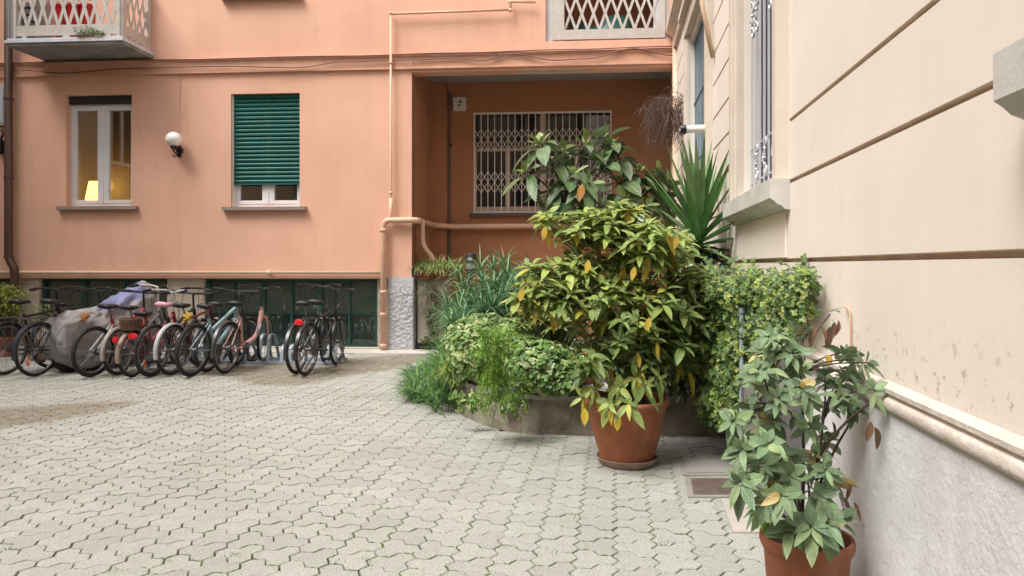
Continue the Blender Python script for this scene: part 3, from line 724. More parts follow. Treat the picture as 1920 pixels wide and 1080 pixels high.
# room lamp behind the left window
e = fobj('table_lamp', 'glowing yellow table lamp behind the glass of the left window', 'lamp')
a = uz(183, 357, .95)
m = MB(); m.lathe((a[0], .95, a[1] - .02), [(.20, -.17), (.205, -.15), (.15, .17), (.145, .18)], 20); m.build('lamp_shade', emis('lit_shade', (1, .60, .09), 6), e, 'all')
m = MB(); m.lathe((a[0], .95, a[1] - .46), [(.001, 0), (.08, .0), (.08, .02), (.015, .05), (.015, .34)], 14); m.build('base', BLACK, e, True)
ll = bpy.data.lights.new('lamp_light', 'POINT'); ll.energy = 4; ll.color = (1, .66, .16); ll.shadow_soft_size = .12
lo = bpy.data.objects.new('lamp_light', ll); C.objects.link(lo); lo.parent = e; lo.location = (a[0] - .02, 1.25, a[1] + .12)
m = MB(); m.box(a[0] - .5, a[0] + .6, .7, 1.2, a[1] - .52, a[1] - .46); 
for sx in (-.46, .56):
    for sy in (.74, 1.16): m.box(a[0] + sx - .02, a[0] + sx + .02, sy - .02, sy + .02, a[1] - 1.1, a[1] - .521)
o = m.build('side_table', mat('table_wood', (.12, .07, .04), .6)); o.location = (*FA.o, 0); o.rotation_euler = (0, 0, FA.a)
tag(o, 'dark table under the glowing lamp inside the left window', 'table')
# grey box and black lantern at the far left edge
e = fobj('wall_lantern', 'black curled iron lantern at the left edge behind the brown downpipe', 'lamp')
c = Vector(fp(0, 262, -.1)); m = MB(); m.tube([c + Vector((0, .1, .12)), c + Vector((.03, 0, .16)), c + Vector((.07, -.02, .10)), c + Vector((.05, -.03, .02)), c + Vector((0, 0, 0))], .02, 8); m.build('bracket', BLACK, e, 'all')
m = MB(); m.lathe(c, [(.02, .02), (.10, -.03), (.085, -.22), (.04, -.26), (.001, -.27)], 8); m.build('lantern_body', BLACK, e)
e = fobj('junction_box', 'grey box on the wall at the left edge above the black lantern', 'box')
a = fp(-24, 235, -.08); b = fp(9, 160, -.08); m = MB(); m.box(a[0], b[0], -.08, -.001, a[2], b[2]); m.box(a[0] + .03, b[0] - .03, -.09, -.081, a[2] + .04, b[2] - .04); m.build('housing', mat('box_grey', (.45, .46, .47), .6), e)

# ================================================================== CREAM BUILDING
CB = empty('cream_building', (WX, 0, 0), FW.a)
tag(CB, 'cream rendered building with grooved courses, grey base and barred windows', 'building')
wz = FW.hit
zg_ = [H + WX * k for k in (.030, .477, .822, 1.155, 1.457, 1.796, 2.10)]
while zg_[-1] < 13.5: zg_.append(zg_[-1] + .335)
UW0, UW1 = -3.0, 13.2
# windows as (u_near, u_far, z0, z1)
uN0, uN1 = wz(1478, 400)[0], wz(1384, 400)[0]
zs_ = 1.965
nw = (uN0, uN1, zs_, 4.6)
uF0, uF1 = wz(1336, 300)[0], wz(1292, 300)[0]
zfs = wz(1300, 345)[1]
fw_ = (uF0, uF1, zfs, 4.55)
t0 = wz(1862, 150, .115)[0] - .07
tw = (t0 - 1.75, t0, zs_, 4.6)
HN = (nw[0] + .09, nw[1] - .26, nw[2], nw[3] - .2)
HF = (fw_[0] + .1, fw_[1] - .22, fw_[2], fw_[3] - .1)
HT = (tw[0] + .12, tw[1] - .12, tw[2], tw[3] - .2)
def subcut(z, wins, a, b):
    seg = [(a, b)]
    for q in wins:
        if q[2] - .02 < z < q[3]:
            n_ = []
            for x, y in seg:
                if q[0] > x: n_.append((x, min(y, q[0])))
                if q[1] < y: n_.append((max(x, q[1]), y))
            seg = [s_ for s_ in n_ if s_[1] - s_[0] > .01 and s_[0] >= x - 9]
    return seg
mw = MB(); mgv = MB()
holes = [(*HN, -.2), (*HF, -.2), (*HT, -.2)]
for z in zg_:
    segs = subcut(z, [(q[0] - .03, q[1] + .03, q[2], q[3]) for q in (nw, fw_, tw)], UW0, UW1)
    segs = sorted(set(segs))
    # keep segments disjoint
    good = []
    for s_ in segs:
        if not any(q[2] - .02 < z < q[3] and s_[0] < (q[0] + q[1]) / 2 < s_[1] for q in (nw, fw_, tw)): good.append(s_)
    for a, b in good:
        holes.append((a, b, z - .012, z + .012, -.024))
        mgv.box(a, b, -.0245, -.0225, z - .0118, z + .0118)
        mgv.box(a, b, -.0222, -.001, z + .0085, z + .0118)
panel(mw, UW0, UW1, .9, 14, holes)
mw.add([(UW0, 0, .9), (UW0, 0, 14), (UW0, -4, 14), (UW0, -4, .9)], [(0, 1, 2, 3)])
mw.add([(UW0, 0, 14), (UW1, 0, 14), (UW1, -8, 14), (UW0, -8, 14)], [(0, 1, 2, 3)])
mw.build('wall', CREAM, CB)
mgv.build('groove_lining', GROOVE, CB)
m = MB(); m.box(UW0, UW1, -.2, .018, 0, .905); m.build('base_wall', DADO, CB)
m = MB()
prof = [(0.001, .905), (.022, .908), (.032, .916), (.036, .930), (.035, .948), (.028, .960), (.021, .963), (.021, .974), (.030, .979), (.030, .996), (.016, 1.006), (.001, 1.016)]
m.extrude(prof, UW0, UW1); m.build('moulding', mat('moulding_paint', (.66, .58, .51), .85, var=(.50, .43, .36), vscale=7, bump=.9, bscale=30, stretch=(.55, .47, .40)), CB, True)
def arch_window(q, hole, far, bars, parent, slat=SLATEB, orn=True, nbars=9):
    """moulded architrave, sill, bars"""
    a = MB(); u0, u1, z0, z1 = q; n0, n1 = hole[0], hole[1]
    pr = .075
    a.box(u0, n0, .001, pr, z0, z1)                                  # near jamb
    k = (u1 - n1)                                                    # far jamb, stepped
    a.box(n1, n1 + k * .3, .001, pr - .03, z0, z1); a.box(n1 + k * .3 + .001, n1 + k * .62, .001, pr - .012, z0, z1); a.box(n1 + k * .62 + .001, u1, .001, pr, z0, z1)
    a.box(u0, u1, .001, pr + .002, z1 + .001, z1 + .24); a.box(u0 - .05, u1 + .05, .001, pr + .07, z1 + .241, z1 + .32)
    fo = a.build('window', CREAM_T, parent)
    s2 = MB(); s2.extrude([(.001, z0 - .001), (.115, z0 - .001), (.115, z0 - .115), (.095, z0 - .13), (.075, z0 - .15), (.05, z0 - .16), (.03, z0 - .18), (.001, z0 - .185)], u0 - .05, u1 + .07)
    s2.build('sill', STONEW, fo)
    b = MB(); L = hole[1] - hole[0]; db = -.05
    for i in range(nbars):
        u = hole[0] + L * (i + .5) / nbars; b.box(u - .007, u + .007, db - .007, db + .007, z0, hole[3])
    if orn:
        def scroll(u, z, s_=1, r=.05):
            for sg in (1, -1):
                pts = [(u + sg * s_ * (r * .9 - r * .75 * math.cos(t) * (1 - t / 9)) - sg * s_ * r * .2, db + .012, z + sg * (r * .2 + r * .8 * math.sin(t) * (1 - t / 9)) + sg * .03) for t in [x * .55 for x in range(10)]]
                b.tube(pts, .0095, 5)
            b.sphere((u, db + .012, z), .014, 8)
        for i in range(nbars - 1):
            u = hole[0] + L * (i + 1) / nbars
            if i % 2 == 0:
                scroll(u, z0 + .21, 1, .05); scroll(u, z0 + .32, -1, .045)
            if i in (2, 3, 6, 7):
                for dz in (.0, .10, .2): scroll(u, z0 + 1.32 + dz, 1 if dz != .1 else -1, .05)
        for z in (z0 + .13, z0 + .40): b.box(hole[0], hole[1], db - .004, db + .004, z - .006, z + .006)
    else:
        for z in (z0 + .3, z0 + 1.1, z0 + 1.9): b.box(hole[0], hole[1], db - .01, db + .012, z - .01, z + .01)
    b.build('window_bars', bars, fo, fixn=False)
    p = MB(); zz_ = z0
    while zz_ < hole[3] - .05: p.extrude([(-.150, zz_), (-.135, zz_ + .002), (-.130, zz_ + .05), (-.145, zz_ + .056)], hole[0] + .002, hole[1] - .002); zz_ += .056
    p.build('shutter', slat, fo)
    p = MB(); p.box(hole[0] + .001, hole[1] - .001, -.199, -.19, z0 + .001, hole[3] - .001); p.build('pane', SLATEB, fo)
    return fo
arch_window(nw, HN, False, BARST, CB)
arch_window(fw_, HF, True, BLUEB, CB, slat=mat('pale_blue_shutter', (.26, .31, .34), .6), orn=False, nbars=12)
arch_window(tw, HT, False, BARST, CB)
# hood and cornice over the far window
m = MB(); m.box(fw_[0] - .1, UW1, .001, .05, 5.05, 5.2); m.extrude([(.001, 5.21), (.05, 5.21), (.12, 5.3), (.16, 5.33), (.16, 5.4), (.001, 5.42)], fw_[0] - .1, UW1); m.build('cornice', CREAM_T, CB)
# plain flat strip under the sill
m = MB(); m.box(nw[0] + .03, nw[1], .001, .012, 1.5, zs_ - .186); m.build('apron_panel', CREAM, CB)

def wobj(name, label, cat, group=None):
    e = empty(name, (WX, 0, 0), FW.a); tag(e, label, cat, group); return e
e = wobj('vent_pipe', 'white plastic vent tube with black end cap jutting from the cream wall', 'pipe')
a = wz(1334, 241); m = MB(); m.tube([(a[0], .0, a[1]), (a[0], .26, a[1])], .043, 16); m.build('tube', PVC, e, True)
m = MB(); m.lathe((a[0], .262, a[1]), [(.001, .06), (.04, .058), (.047, .04), (.047, 0), (.001, 0)], 16, 'y'); m.box(a[0] - .03, a[0] + .03, .27, .33, a[1] - .055, a[1] - .035); m.build('end_cap', BLACK, e, True)
e = wobj('thin_downpipe', 'slim cream pipe slanting down the cream wall above the far window', 'pipe')
m = MB(); q_ = wz(1335, 108, .03); q = [(q_[0], .17, wz(1312, -60, .17)[1] + .9), (q_[0], .13, q_[1] + .55), (q_[0], .02, q_[1])]; m.tube(q, .024, 8); m.build('run', CREAMP, e, 'all')
e = wobj('wall_crack_bracket', 'thin bent tan wire fixed to the cream wall above the potted shrub', 'bracket')
m = MB(); q = wz(1599, 664); q2 = wz(1596, 580); m.tube(bend([(q[0], .008, q[1]), (q[0], .010, q2[1]), (q[0] + .08, .012, q2[1] + .01)], .03), .0045, 6); m.build('wire', PIPEC, e)
e.name = 'wire_bracket'

# ================================================================== BICYCLES
def paint(name, c, r=.35): return mat(name, c, r, var=tuple(x * .8 for x in c), vscale=12)
def helix(): pass
def bike(px, py, hd, lean, label, Rw=.33, wb_=1.05, fc=(.012, .012, .015), style='city', sad=(.012, .012, .014), guard=None, gcol=(.02, .02, .025), rack=False, tail=None, tyre=.02, hz=1.08, sz=.93, reflector=False, bar=(.012, .012, .014), guardend=None, steer=0, kick=True, basket=None, lock=None, rim=CHROME, stay=None):
    g = G(px, py)
    root = empty('bicycle', g, 0, rot=(R(lean), 0, R(90 - hd))); root.rotation_mode = 'XYZ'
    tag(root, label, 'bicycle', 'bicycles parked along the rack')
    FM = paint('bike_frame', fc); BM = paint('bike_bar', bar); SM = mat('saddle', sad, .55)
    rh, fh = Vector((0, 0, Rw)), Vector((wb_, 0, Rw))
    bb = Vector((.43, 0, Rw - .05)); st = Vector((.27, 0, sz - .16)); hb = Vector((wb_ - .15, 0, Rw + .34)); ht = Vector((wb_ - .21, 0, Rw + .50))
    tb = .018 if style != 'mtb' else .023
    m = MB()
    m.tube([bb, st], tb, 8); m.tube([hb + (hb - ht) * .15, ht], .024, 8)
    if style == 'step':
        m.tube(bend([ht + (hb - ht) * .3, hb + Vector((-.13, 0, -.25)), bb + Vector((.05, 0, .04)), bb], .16, 6), .031, 10)
    elif style == 'lady':
        m.tube([hb, bb + (hb - bb) * .5, bb], tb * 1.15, 8); m.tube([ht + (hb - ht) * .3, bb + (st - bb) * .45], tb, 8)
    elif style == 'mtb':
        m.tube([hb, bb + Vector((.04, 0, .05))], tb * 1.5, 8); m.tube([ht, bb + (st - bb) * .62], tb * 1.1, 8)
    else:
        m.tube([hb, bb], tb, 8); m.tube([ht + (hb - ht) * .15, bb + (st - bb) * .92], tb, 8)
    m.tube([bb - Vector((0, .045, 0)), bb + Vector((0, .045, 0))], .026, 10)
    if stay: m.build('frame', FM, root, True); m = MB()
    for s in (1, -1):
        o_ = Vector((0, s * .055, 0)); q = 1.5 if stay else 1
        m.tube([rh + o_, bb + Vector((-.02, s * .03, 0))], .010 * q, 6); m.tube([rh + o_, bb + (st - bb) * .85 + Vector((0, s * .02, 0))], .009 * q, 6)
    m.build('rear_stays' if stay else 'frame', paint('stay_paint', stay) if stay else FM, root, True)
    # seat post and saddle
    m = MB(); m.tube([st, st + (st - bb).normalized() * .16 + Vector((.0, 0, -.02))], .0135, 8); m.build('seat_post', CHROME, root, True)
    m = MB(); sc = Vector((st.x - .04, 0, sz))
    rings = [(-.13, .085, .03), (-.11, .10, .045), (-.05, .095, .045), (.02, .05, .04), (.09, .028, .035), (.14, .018, .02)]
    vs = []; fs = []
    for x, ww, hh in rings:
        for j in range(10):
            t = 2 * PI * j / 10; vs.append(sc + Vector((x, ww * math.cos(t), hh * math.sin(t) * (1 if math.sin(t) > 0 else .6) + (.012 if x < -.08 else 0))))
    for i in range(5):
        for j in range(10): fs.append((i * 10 + j, i * 10 + (j + 1) % 10, (i + 1) * 10 + (j + 1) % 10, (i + 1) * 10 + j))
    fs += [tuple(range(10)), tuple(range(50, 60))]
    m.add(vs, fs); m.build('saddle', SM, root, 'all')
    # wheels
    def wheel(c, ang=0, piv=None):
        def rot(v):
            v = Vector(v) + c
            if ang: 
                d = v - piv; ca, sa = math.cos(ang), math.sin(ang); v = piv + Vector((d.x * ca - d.y * sa, d.x * sa + d.y * ca, d.z))
            return v
        m = MB(); m.tube([rot(((Rw - tyre) * math.cos(t), 0, (Rw - tyre) * math.sin(t))) for t in [2 * PI * k / 36 for k in range(36)]], tyre, 8, closed=True)
        wo = empty('wheel'); wo.parent = root
        m.build('tyre', RUBBER, wo, 'all')
        m = MB(); r1 = Rw - 2 * tyre - .004
        for y in (-.010, .010): m.tube([rot((r1 * math.cos(t), y, r1 * math.sin(t))) for t in [2 * PI * k / 36 for k in range(36)]], .0075, 5, closed=True)
        m.build('rim', rim, wo, 'all')
        m = MB()
        for k in range(28):
            t = 2 * PI * k / 28; t2 = t + (.5 if k % 2 else -.5); y = .025 if (k // 2) % 2 else -.025
            m.tube([rot((r1 * math.cos(t), 0, r1 * math.sin(t))), rot((.018 * math.cos(t2), y, .018 * math.sin(t2)))], .0016, 3, cap=False)
        m.build('spokes', CHROME, wo, fixn=False)
        m = MB(); m.tube([rot((0, -.055, 0)), rot((0, -.03, 0)), rot((0, .03, 0)), rot((0, .055, 0))], [.010, .022, .022, .010], 10)
        m.build('hub', STEELD, wo, True)
        if reflector:
            m = MB(); m.beam(rot((-.15, .01, -.12)), rot((-.11, .01, -.19)), .01, .03); m.build('reflector', ORREF, wo)
    wheel(rh); wheel(fh, R(steer), hb)
    def sr(v):
        v = Vector(v)
        if steer:
            d = v - hb; ca, sa = math.cos(R(steer)), math.sin(R(steer)); v = hb + Vector((d.x * ca - d.y * sa, d.x * sa + d.y * ca, d.z))
        return v
    # fork
    m = MB()
    m.tube([sr(hb + Vector((0, -.055, 0))), sr(hb + Vector((0, .055, 0)))], .015, 6)
    for s in (1, -1):
        m.tube([sr(hb + Vector((0, s * .055, 0))), sr(hb + (fh - hb) * .5 + Vector((-.012, s * .058, 0))), sr(fh + Vector((0, s * .058, 0)))], [.015, .013, .009] if style != 'mtb' else [.02, .02, .014], 8)
    m.build('fork', paint('fork', (.5, .5, .5) if style == 'mtb' else fc), root, True)
    # handlebar
    m = MB(); top = Vector((ht.x - .03, 0, hz - .03)); m.tube([ht, top], .014, 8)
    if style == 'mtb': pts = [(-.02, -.31, .02), (.02, -.12, .01), (.05, 0, 0), (.02, .12, .01), (-.02, .31, .02)]
    else: pts = [(-.20, -.29, .02), (-.08, -.27, .035), (.03, -.13, .03), (.06, 0, 0), (.03, .13, .03), (-.08, .27, .035), (-.20, .29, .02)]
    hp = [sr(top + Vector(p)) for p in pts]; m.tube([sr(top), sr(top + Vector((.05, 0, 0)))], .014, 6); m.tube(hp, .0145, 8)
    for s in (0, -1):
        a = hp[s]; b = hp[1 if s == 0 else -2]; d = (b - a).normalized(); m.tube([a + d * .13 + Vector((.03, 0, 0)), a + d * .06 + Vector((.06, 0, -.01)), a + Vector((.05, 0, -.02))], .006, 5)
    ho = m.build('handlebar', BM, root, True)
    for s in (0, -1):
        a = hp[s]; b = hp[1 if s == 0 else -2]; d = (b - a).normalized(); m = MB(); m.tube([a - d * .015, a + d * .12], .021, 8); m.build('grip', RUBBER, ho, True)
    m = MB(); a = hp[2]; m.tube([a, a + Vector((.13, .03, .05)), hb + Vector((.10, .03, .05)), hb + Vector((.03, .05, -.1))], .0035, 5)
    b = hp[-3]; m.tube([b, b + Vector((.12, -.04, .03)), hb + Vector((.06, -.03, .1)), bb + (hb - bb) * .6 + Vector((0, .02, -.03))], .0035, 5); m.build('brake_cable', RUBBER, root, 'all')
    # cranks
    m = MB(); m.lathe(bb + Vector((0, -.055, 0)), [(.001, 0), (.085, 0), (.09, .004), (.001, .004)], 20, 'y')
    ca = rnd.uniform(0, PI); cv = Vector((math.cos(ca), 0, math.sin(ca))) * .165
    for s in (1, -1):
        m.beam(bb + Vector((0, s * .065, 0)), bb + cv * s + Vector((0, s * .085, 0)), .012, .024, up=(0, 1, 0))
    co = m.build('crankset', STEELD, root)
    for s in (1, -1):
        m = MB(); q = bb + cv * s + Vector((0, s * .14, 0)); m.box(q.x - .045, q.x + .045, q.y - .04, q.y + .04, q.z - .012, q.z + .012); m.build('pedal', RUBBER, co)
    m = MB(); m.tube([rh + Vector((0, -.055, .035)), bb + Vector((0, -.055, .085))], .005, 4); m.tube([rh + Vector((0, -.055, -.035)), bb + Vector((0, -.055, -.085))], .005, 4)
    m.lathe(rh + Vector((0, -.058, 0)), [(.001, 0), (.045, 0), (.045, .012), (.001, .012)], 14, 'y'); m.build('chain', STEELD, root)
    if guard:
        GM = paint('mudguard', gcol)
        for c, a0, a1, nm, stf in ((rh, R(25), R(195), 'mudguard', 0), (fh, R(45), R(165), 'mudguard', 1)):
            m = MB(); n = 16; vs = []; fs = []
            for i in range(n + 1):
                t = a0 + (a1 - a0) * i / n; rr = Rw + .022
                for j, (yy, dr) in enumerate(((-.032, -.018), (-.02, 0), (.02, 0), (.032, -.018))):
                    v = c + Vector(((rr + dr) * math.cos(t), yy, (rr + dr) * math.sin(t))); vs.append(sr(v) if stf else v)
            for i in range(n):
                for j in range(3): fs.append((i * 4 + j, i * 4 + j + 1, i * 4 + j + 5, i * 4 + j + 4))
            m.add(vs, fs)
            for s in (1, -1):
                e_ = c + Vector(((Rw + .01) * math.cos(a1 - .35), s * .03, (Rw + .01) * math.sin(a1 - .35))); f_ = c + Vector((0, s * .055, 0))
                m.tube([sr(f_) if stf else f_, sr(e_) if stf else e_], .0028, 4)
            m.build(nm, GM, root, True, fixn=False)
    if rack:
        m = MB(); z = Rw * 2 + .07
        for y in (-.06, 0, .06): m.tube([(-.28, y, z), (.24, y, z)], .006, 5)
        for x in (-.28, -.1, .1): m.tube([(x, -.06, z), (x, .06, z)], .006, 5)
        for s in (1, -1): m.tube([(-.2, s * .06, z), (0, s * .06, Rw)], .006, 5); m.tube([(.05, s * .06, z), (0, s * .06, Rw)], .006, 5)
        m.build('carrier', STEELD, root)
    if tail:
        m = MB(); m.lathe(Vector((-Rw - .035, 0, Rw + .22)) if not rack else Vector((-.30, 0, Rw * 2 + .035)), [(.001, -.03), (.035, -.025), (.04, 0), (.035, .012), (.001, .012)], 12, 'x')
        m2 = MB(); m2.v = [((x), y * (1.7 if tail == 2 else 1), z) for x, y, z in m.v]; m2.f = m.f; m2.build('tail_light', RED, root, True)
    if kick:
        m = MB(); m.tube([bb + Vector((-.05, .03, 0)), bb + Vector((-.12, .16, -bb.z + .02))], .008, 6); m.build('kickstand', STEELD, root)
    if basket:
        m = MB(); c = sr(Vector((wb_ - .02, 0, Rw * 2 + .12))) if basket == 'front' else Vector((-.05, 0, Rw * 2 + .03))
        a, b, h_ = .13, .11, .13
        for z in range(7):
            k = 1 + z * .03; zz2 = c.z + z * h_ / 6
            m.tube([(c.x + a * k * math.cos(t), c.y + b * k * math.sin(t), zz2) for t in [2 * PI * q / 18 for q in range(18)]], .009, 5, closed=True)
        for q in range(18):
            t = 2 * PI * q / 18; m.tube([(c.x + a * math.cos(t), c.y + b * math.sin(t), c.z), (c.x + a * 1.18 * math.cos(t), c.y + b * 1.18 * math.sin(t), c.z + h_)], .006, 4)
        m.lathe(c, [(.001, 0), (.14, 0), (.14, .008), (.001, .008)], 16)
        m.build('basket', mat('wicker', (.13, .07, .04), .9, var=(.08, .045, .03), vscale=30), root)
    if lock:
        m = MB(); c = Vector((.12, 0, sz - .12)) if lock[1] == 0 else Vector((-.16, 0, sz - .1)); pts = []
        for k in range(60):
            t = k / 60 * 2 * PI * 5; pts.append(c + Vector((.035 * math.cos(t * .37), .045 * math.cos(t + .3 * k), .03 * math.sin(t) + .03 * math.sin(t * .43))))
        m.tube(pts, .009, 6); m.build('cable_lock', mat('lock', lock[0], .5), root, 'all')
    return root
bike(10, 703, 11, 1, 'black city bicycle cut by the left edge of the picture', .345, guard=1, rack=True, hz=1.12, sz=.95, steer=28)
bike(68, 706, 11, 2, 'black city bicycle with dark mudguard, second from the left', .35, guard=1, gcol=(.03, .035, .05), rack=True, hz=1.14, sz=.96, style='city', reflector=True, steer=26)
bike(98, 690, 16, -1, 'black bicycle standing mostly behind the second one, only its upper half showing', .34, guard=1, hz=1.08, sz=.88, style='lady', gcol=(.05, .06, .07), kick=False, steer=24)
bike(172, 707, 15, 4, 'red and white mountain bicycle with brown coiled lock before the covered scooter', .335, style='mtb', fc=(.5, .04, .04), tyre=.027, hz=1.10, sz=.90, steer=22, stay=(.50, .50, .50), lock=((.33, .13, .03), 1), kick=False)
bike(222, 703, 8, 1, 'old bicycle with cream mudguards and chrome handlebar next to the red one', .31, guard=1, gcol=(.33, .29, .24), fc=(.2, .2, .2), style='lady', bar=(.5, .48, .42), hz=1.16, sz=.87, steer=-14)
bike(249, 707, 8, 1, 'small bicycle with brown wicker basket and red tail light on a cream mudguard', .30, guard=1, gcol=(.28, .21, .16), fc=(.3, .05, .06), style='lady', tail=1, basket='rear', hz=1.1, sz=.80, bar=(.5, .5, .5))
bike(284, 706, 10, 3, 'black bicycle with a pink saddle', .345, fc=(.03, .03, .035), sad=(.62, .30, .38), style='mtb', tyre=.024, tail=2, rack=False, reflector=True, hz=1.08, sz=.92)
bike(322, 703, 10, 1, 'silver bicycle with a white mudguard and red head tube', .335, guard=1, gcol=(.45, .46, .46), fc=(.16, .03, .03), style='city', hz=1.12, sz=.90)
bike(359, 706, 13, 5, 'pale teal mountain bicycle with a yellow lock', .35, fc=(.27, .40, .43), style='mtb', tyre=.028, lock=((.45, .29, .02), 1), hz=1.12, sz=.9, steer=14)
bike(389, 697, 10, 1, 'dark bicycle hidden between the teal one and the pink one', .33, fc=(.04, .045, .06), style='city', guard=1, hz=1.06, sz=.9, kick=False)
bike(423, 700, 8, 3, 'pink step-through bicycle with black saddle', .345, fc=(.68, .36, .33), style='step', guard=1, gcol=(.05, .05, .055), wb_=1.12, hz=1.14, sz=.92, steer=10)
bike(556, 701, 8, 1, 'black bicycle on the left of the pair standing apart at the right', .335, guard=1, fc=(.02, .02, .022), style='lady', hz=1.17, sz=.92, gcol=(.03, .032, .04), steer=6)
bike(573, 704, 9, 4, 'black bicycle with a wide red tail light, rightmost of the row', .345, guard=1, fc=(.02, .02, .022), style='city', tail=2, rack=True, hz=1.13, sz=.95, steer=5)

# bicycle rack
p0 = G(500, 682.5)
RK = empty('bicycle_rack', (p0.x, p0.y, 0), FA.a); tag(RK, 'galvanised steel bicycle rack with alternating tall and low arches', 'bicycle rack')
def rku(px): 
    Fr = Frame(p0.x, p0.y, FA.a); return Fr.u(px)
ra, rb = rku(325), rku(634)
m = MB(); m.box(ra, rb, -.02, .02, .004, .045); m.box(ra, rb, .42, .46, .004, .045); m.build('base_rail', GALV, RK)
for k, px in enumerate((324, 366, 408, 452, 494, 535, 578, 620)):
    c = rku(px); hh = .42 if k % 2 == 0 else .27
    m = MB()
    for s in (-.06, .06):
        pts = bend([(c + s, 0, .045), (c + s, .05, hh), (c + s + .0, .26, hh + .012), (c + s, .43, .045)], .09, 5)
        for i in range(len(pts) - 1): m.beam(pts[i], pts[i + 1] + (pts[i + 1] - pts[i]).normalized() * .002, .045, .010, up=(0, .3, 1) if abs((pts[i + 1] - pts[i]).normalized().z) < .9 else (0, 1, 0))
    m.build('arch', GALV, RK)

# covered scooter
def scooter():
    g = G(132, 697); root = empty('covered_scooter', g, R(90 - 22))
    tag(root, 'motor scooter under a wrinkled grey cover with a blue top panel', 'scooter')
    secs = [(-.30, .16, .55, .34), (-.24, .24, .74, .22), (-.05, .27, .80, .10), (.15, .27, .80, .06), (.32, .28, .81, .05), (.46, .27, .86, .04), (.70, .26, .98, .05), (.95, .26, 1.10, .06), (1.15, .25, 1.19, .08), (1.24, .22, 1.16, .1), (1.36, .20, .90, .14), (1.46, .17, .60, .18)]
    N = 90; M_ = 84; vs = []; fs = []
    def interp(t):
        x = t * (len(secs) - 1); i = min(int(x), len(secs) - 2); f = x - i; f = f * f * (3 - 2 * f)
        return [secs[i][k] + (secs[i + 1][k] - secs[i][k]) * f for k in range(4)]
    for i in range(N + 1):
        x, hw, top, bot = interp(i / N)
        for j in range(M_):
            a = 2 * PI * j / M_; c, s = math.cos(a), math.sin(a)
            yy = hw * .86 * (abs(c) ** .75) * (1 if c > 0 else -1); cz = (top + bot) / 2; zz = cz + (top - cz) * (abs(s) ** .6) * (1 if s > 0 else -1)
            if s > 0: yy *= 1 - .38 * s ** 1.5
            else: yy *= 1 + .12 * abs(s)
            def rg(v): return 1 - 2.2 * abs(noise.noise(v))
            k_ = .075 * rg(Vector((x * 2.6 + s * .8, c * 1.5 + 3, s * 1.6))) + .030 * rg(Vector((x * 6 - s * 2, c * 3, s * 3 + 5))) + .010 * noise.noise(Vector((x * 19, c * 6, s * 7)))
            k_ *= min(1, (1.3 - abs(x - .5)))
            yy += k_ * c * .9; zz += k_ * s * (.55 if s > 0 else .2)
            if s < -.5: zz += .05 * math.sin(a * 7 + x * 9)
            vs.append((x, yy, zz))
    for i in range(N):
        for j in range(M_): fs.append((i * M_ + j, i * M_ + (j + 1) % M_, (i + 1) * M_ + (j + 1) % M_, (i + 1) * M_ + j))
    fs += [tuple(range(M_)), tuple(range(N * M_, (N + 1) * M_))]
    m = MB(); m.add(vs, fs); o = m.build('cover', TARP, root, 'all')
    o.data.materials.append(TARPB)
    for p in o.data.polygons:
        c = p.center
        if c.x > .40 and c.z > .80 + max(0, c.x - .46) * .34 and c.x < 1.12: p.material_index = 1
    m = MB(); m.lathe((-.02, 0, .23), [(.12, -.055), (.20, -.06), (.23, -.03), (.23, .03), (.20, .06), (.12, .055)], 28, 'y'); m.build('wheel', RUBBER, root, True)
    m = MB(); m.lathe((1.25, 0, .23), [(.12, -.055), (.20, -.06), (.23, -.03), (.23, .03), (.20, .06), (.12, .055)], 28, 'y'); m.build('wheel', RUBBER, root, True)
    m = MB(); m.tube([(-.18, .02, .32), (.1, .10, .22), (.5, .16, .18), (.9, .1, .2), (1.1, 0, .25)], [.06, .13, .14, .12, .06], 12); m.build('body', BLACK, root, 'all')
scooter()

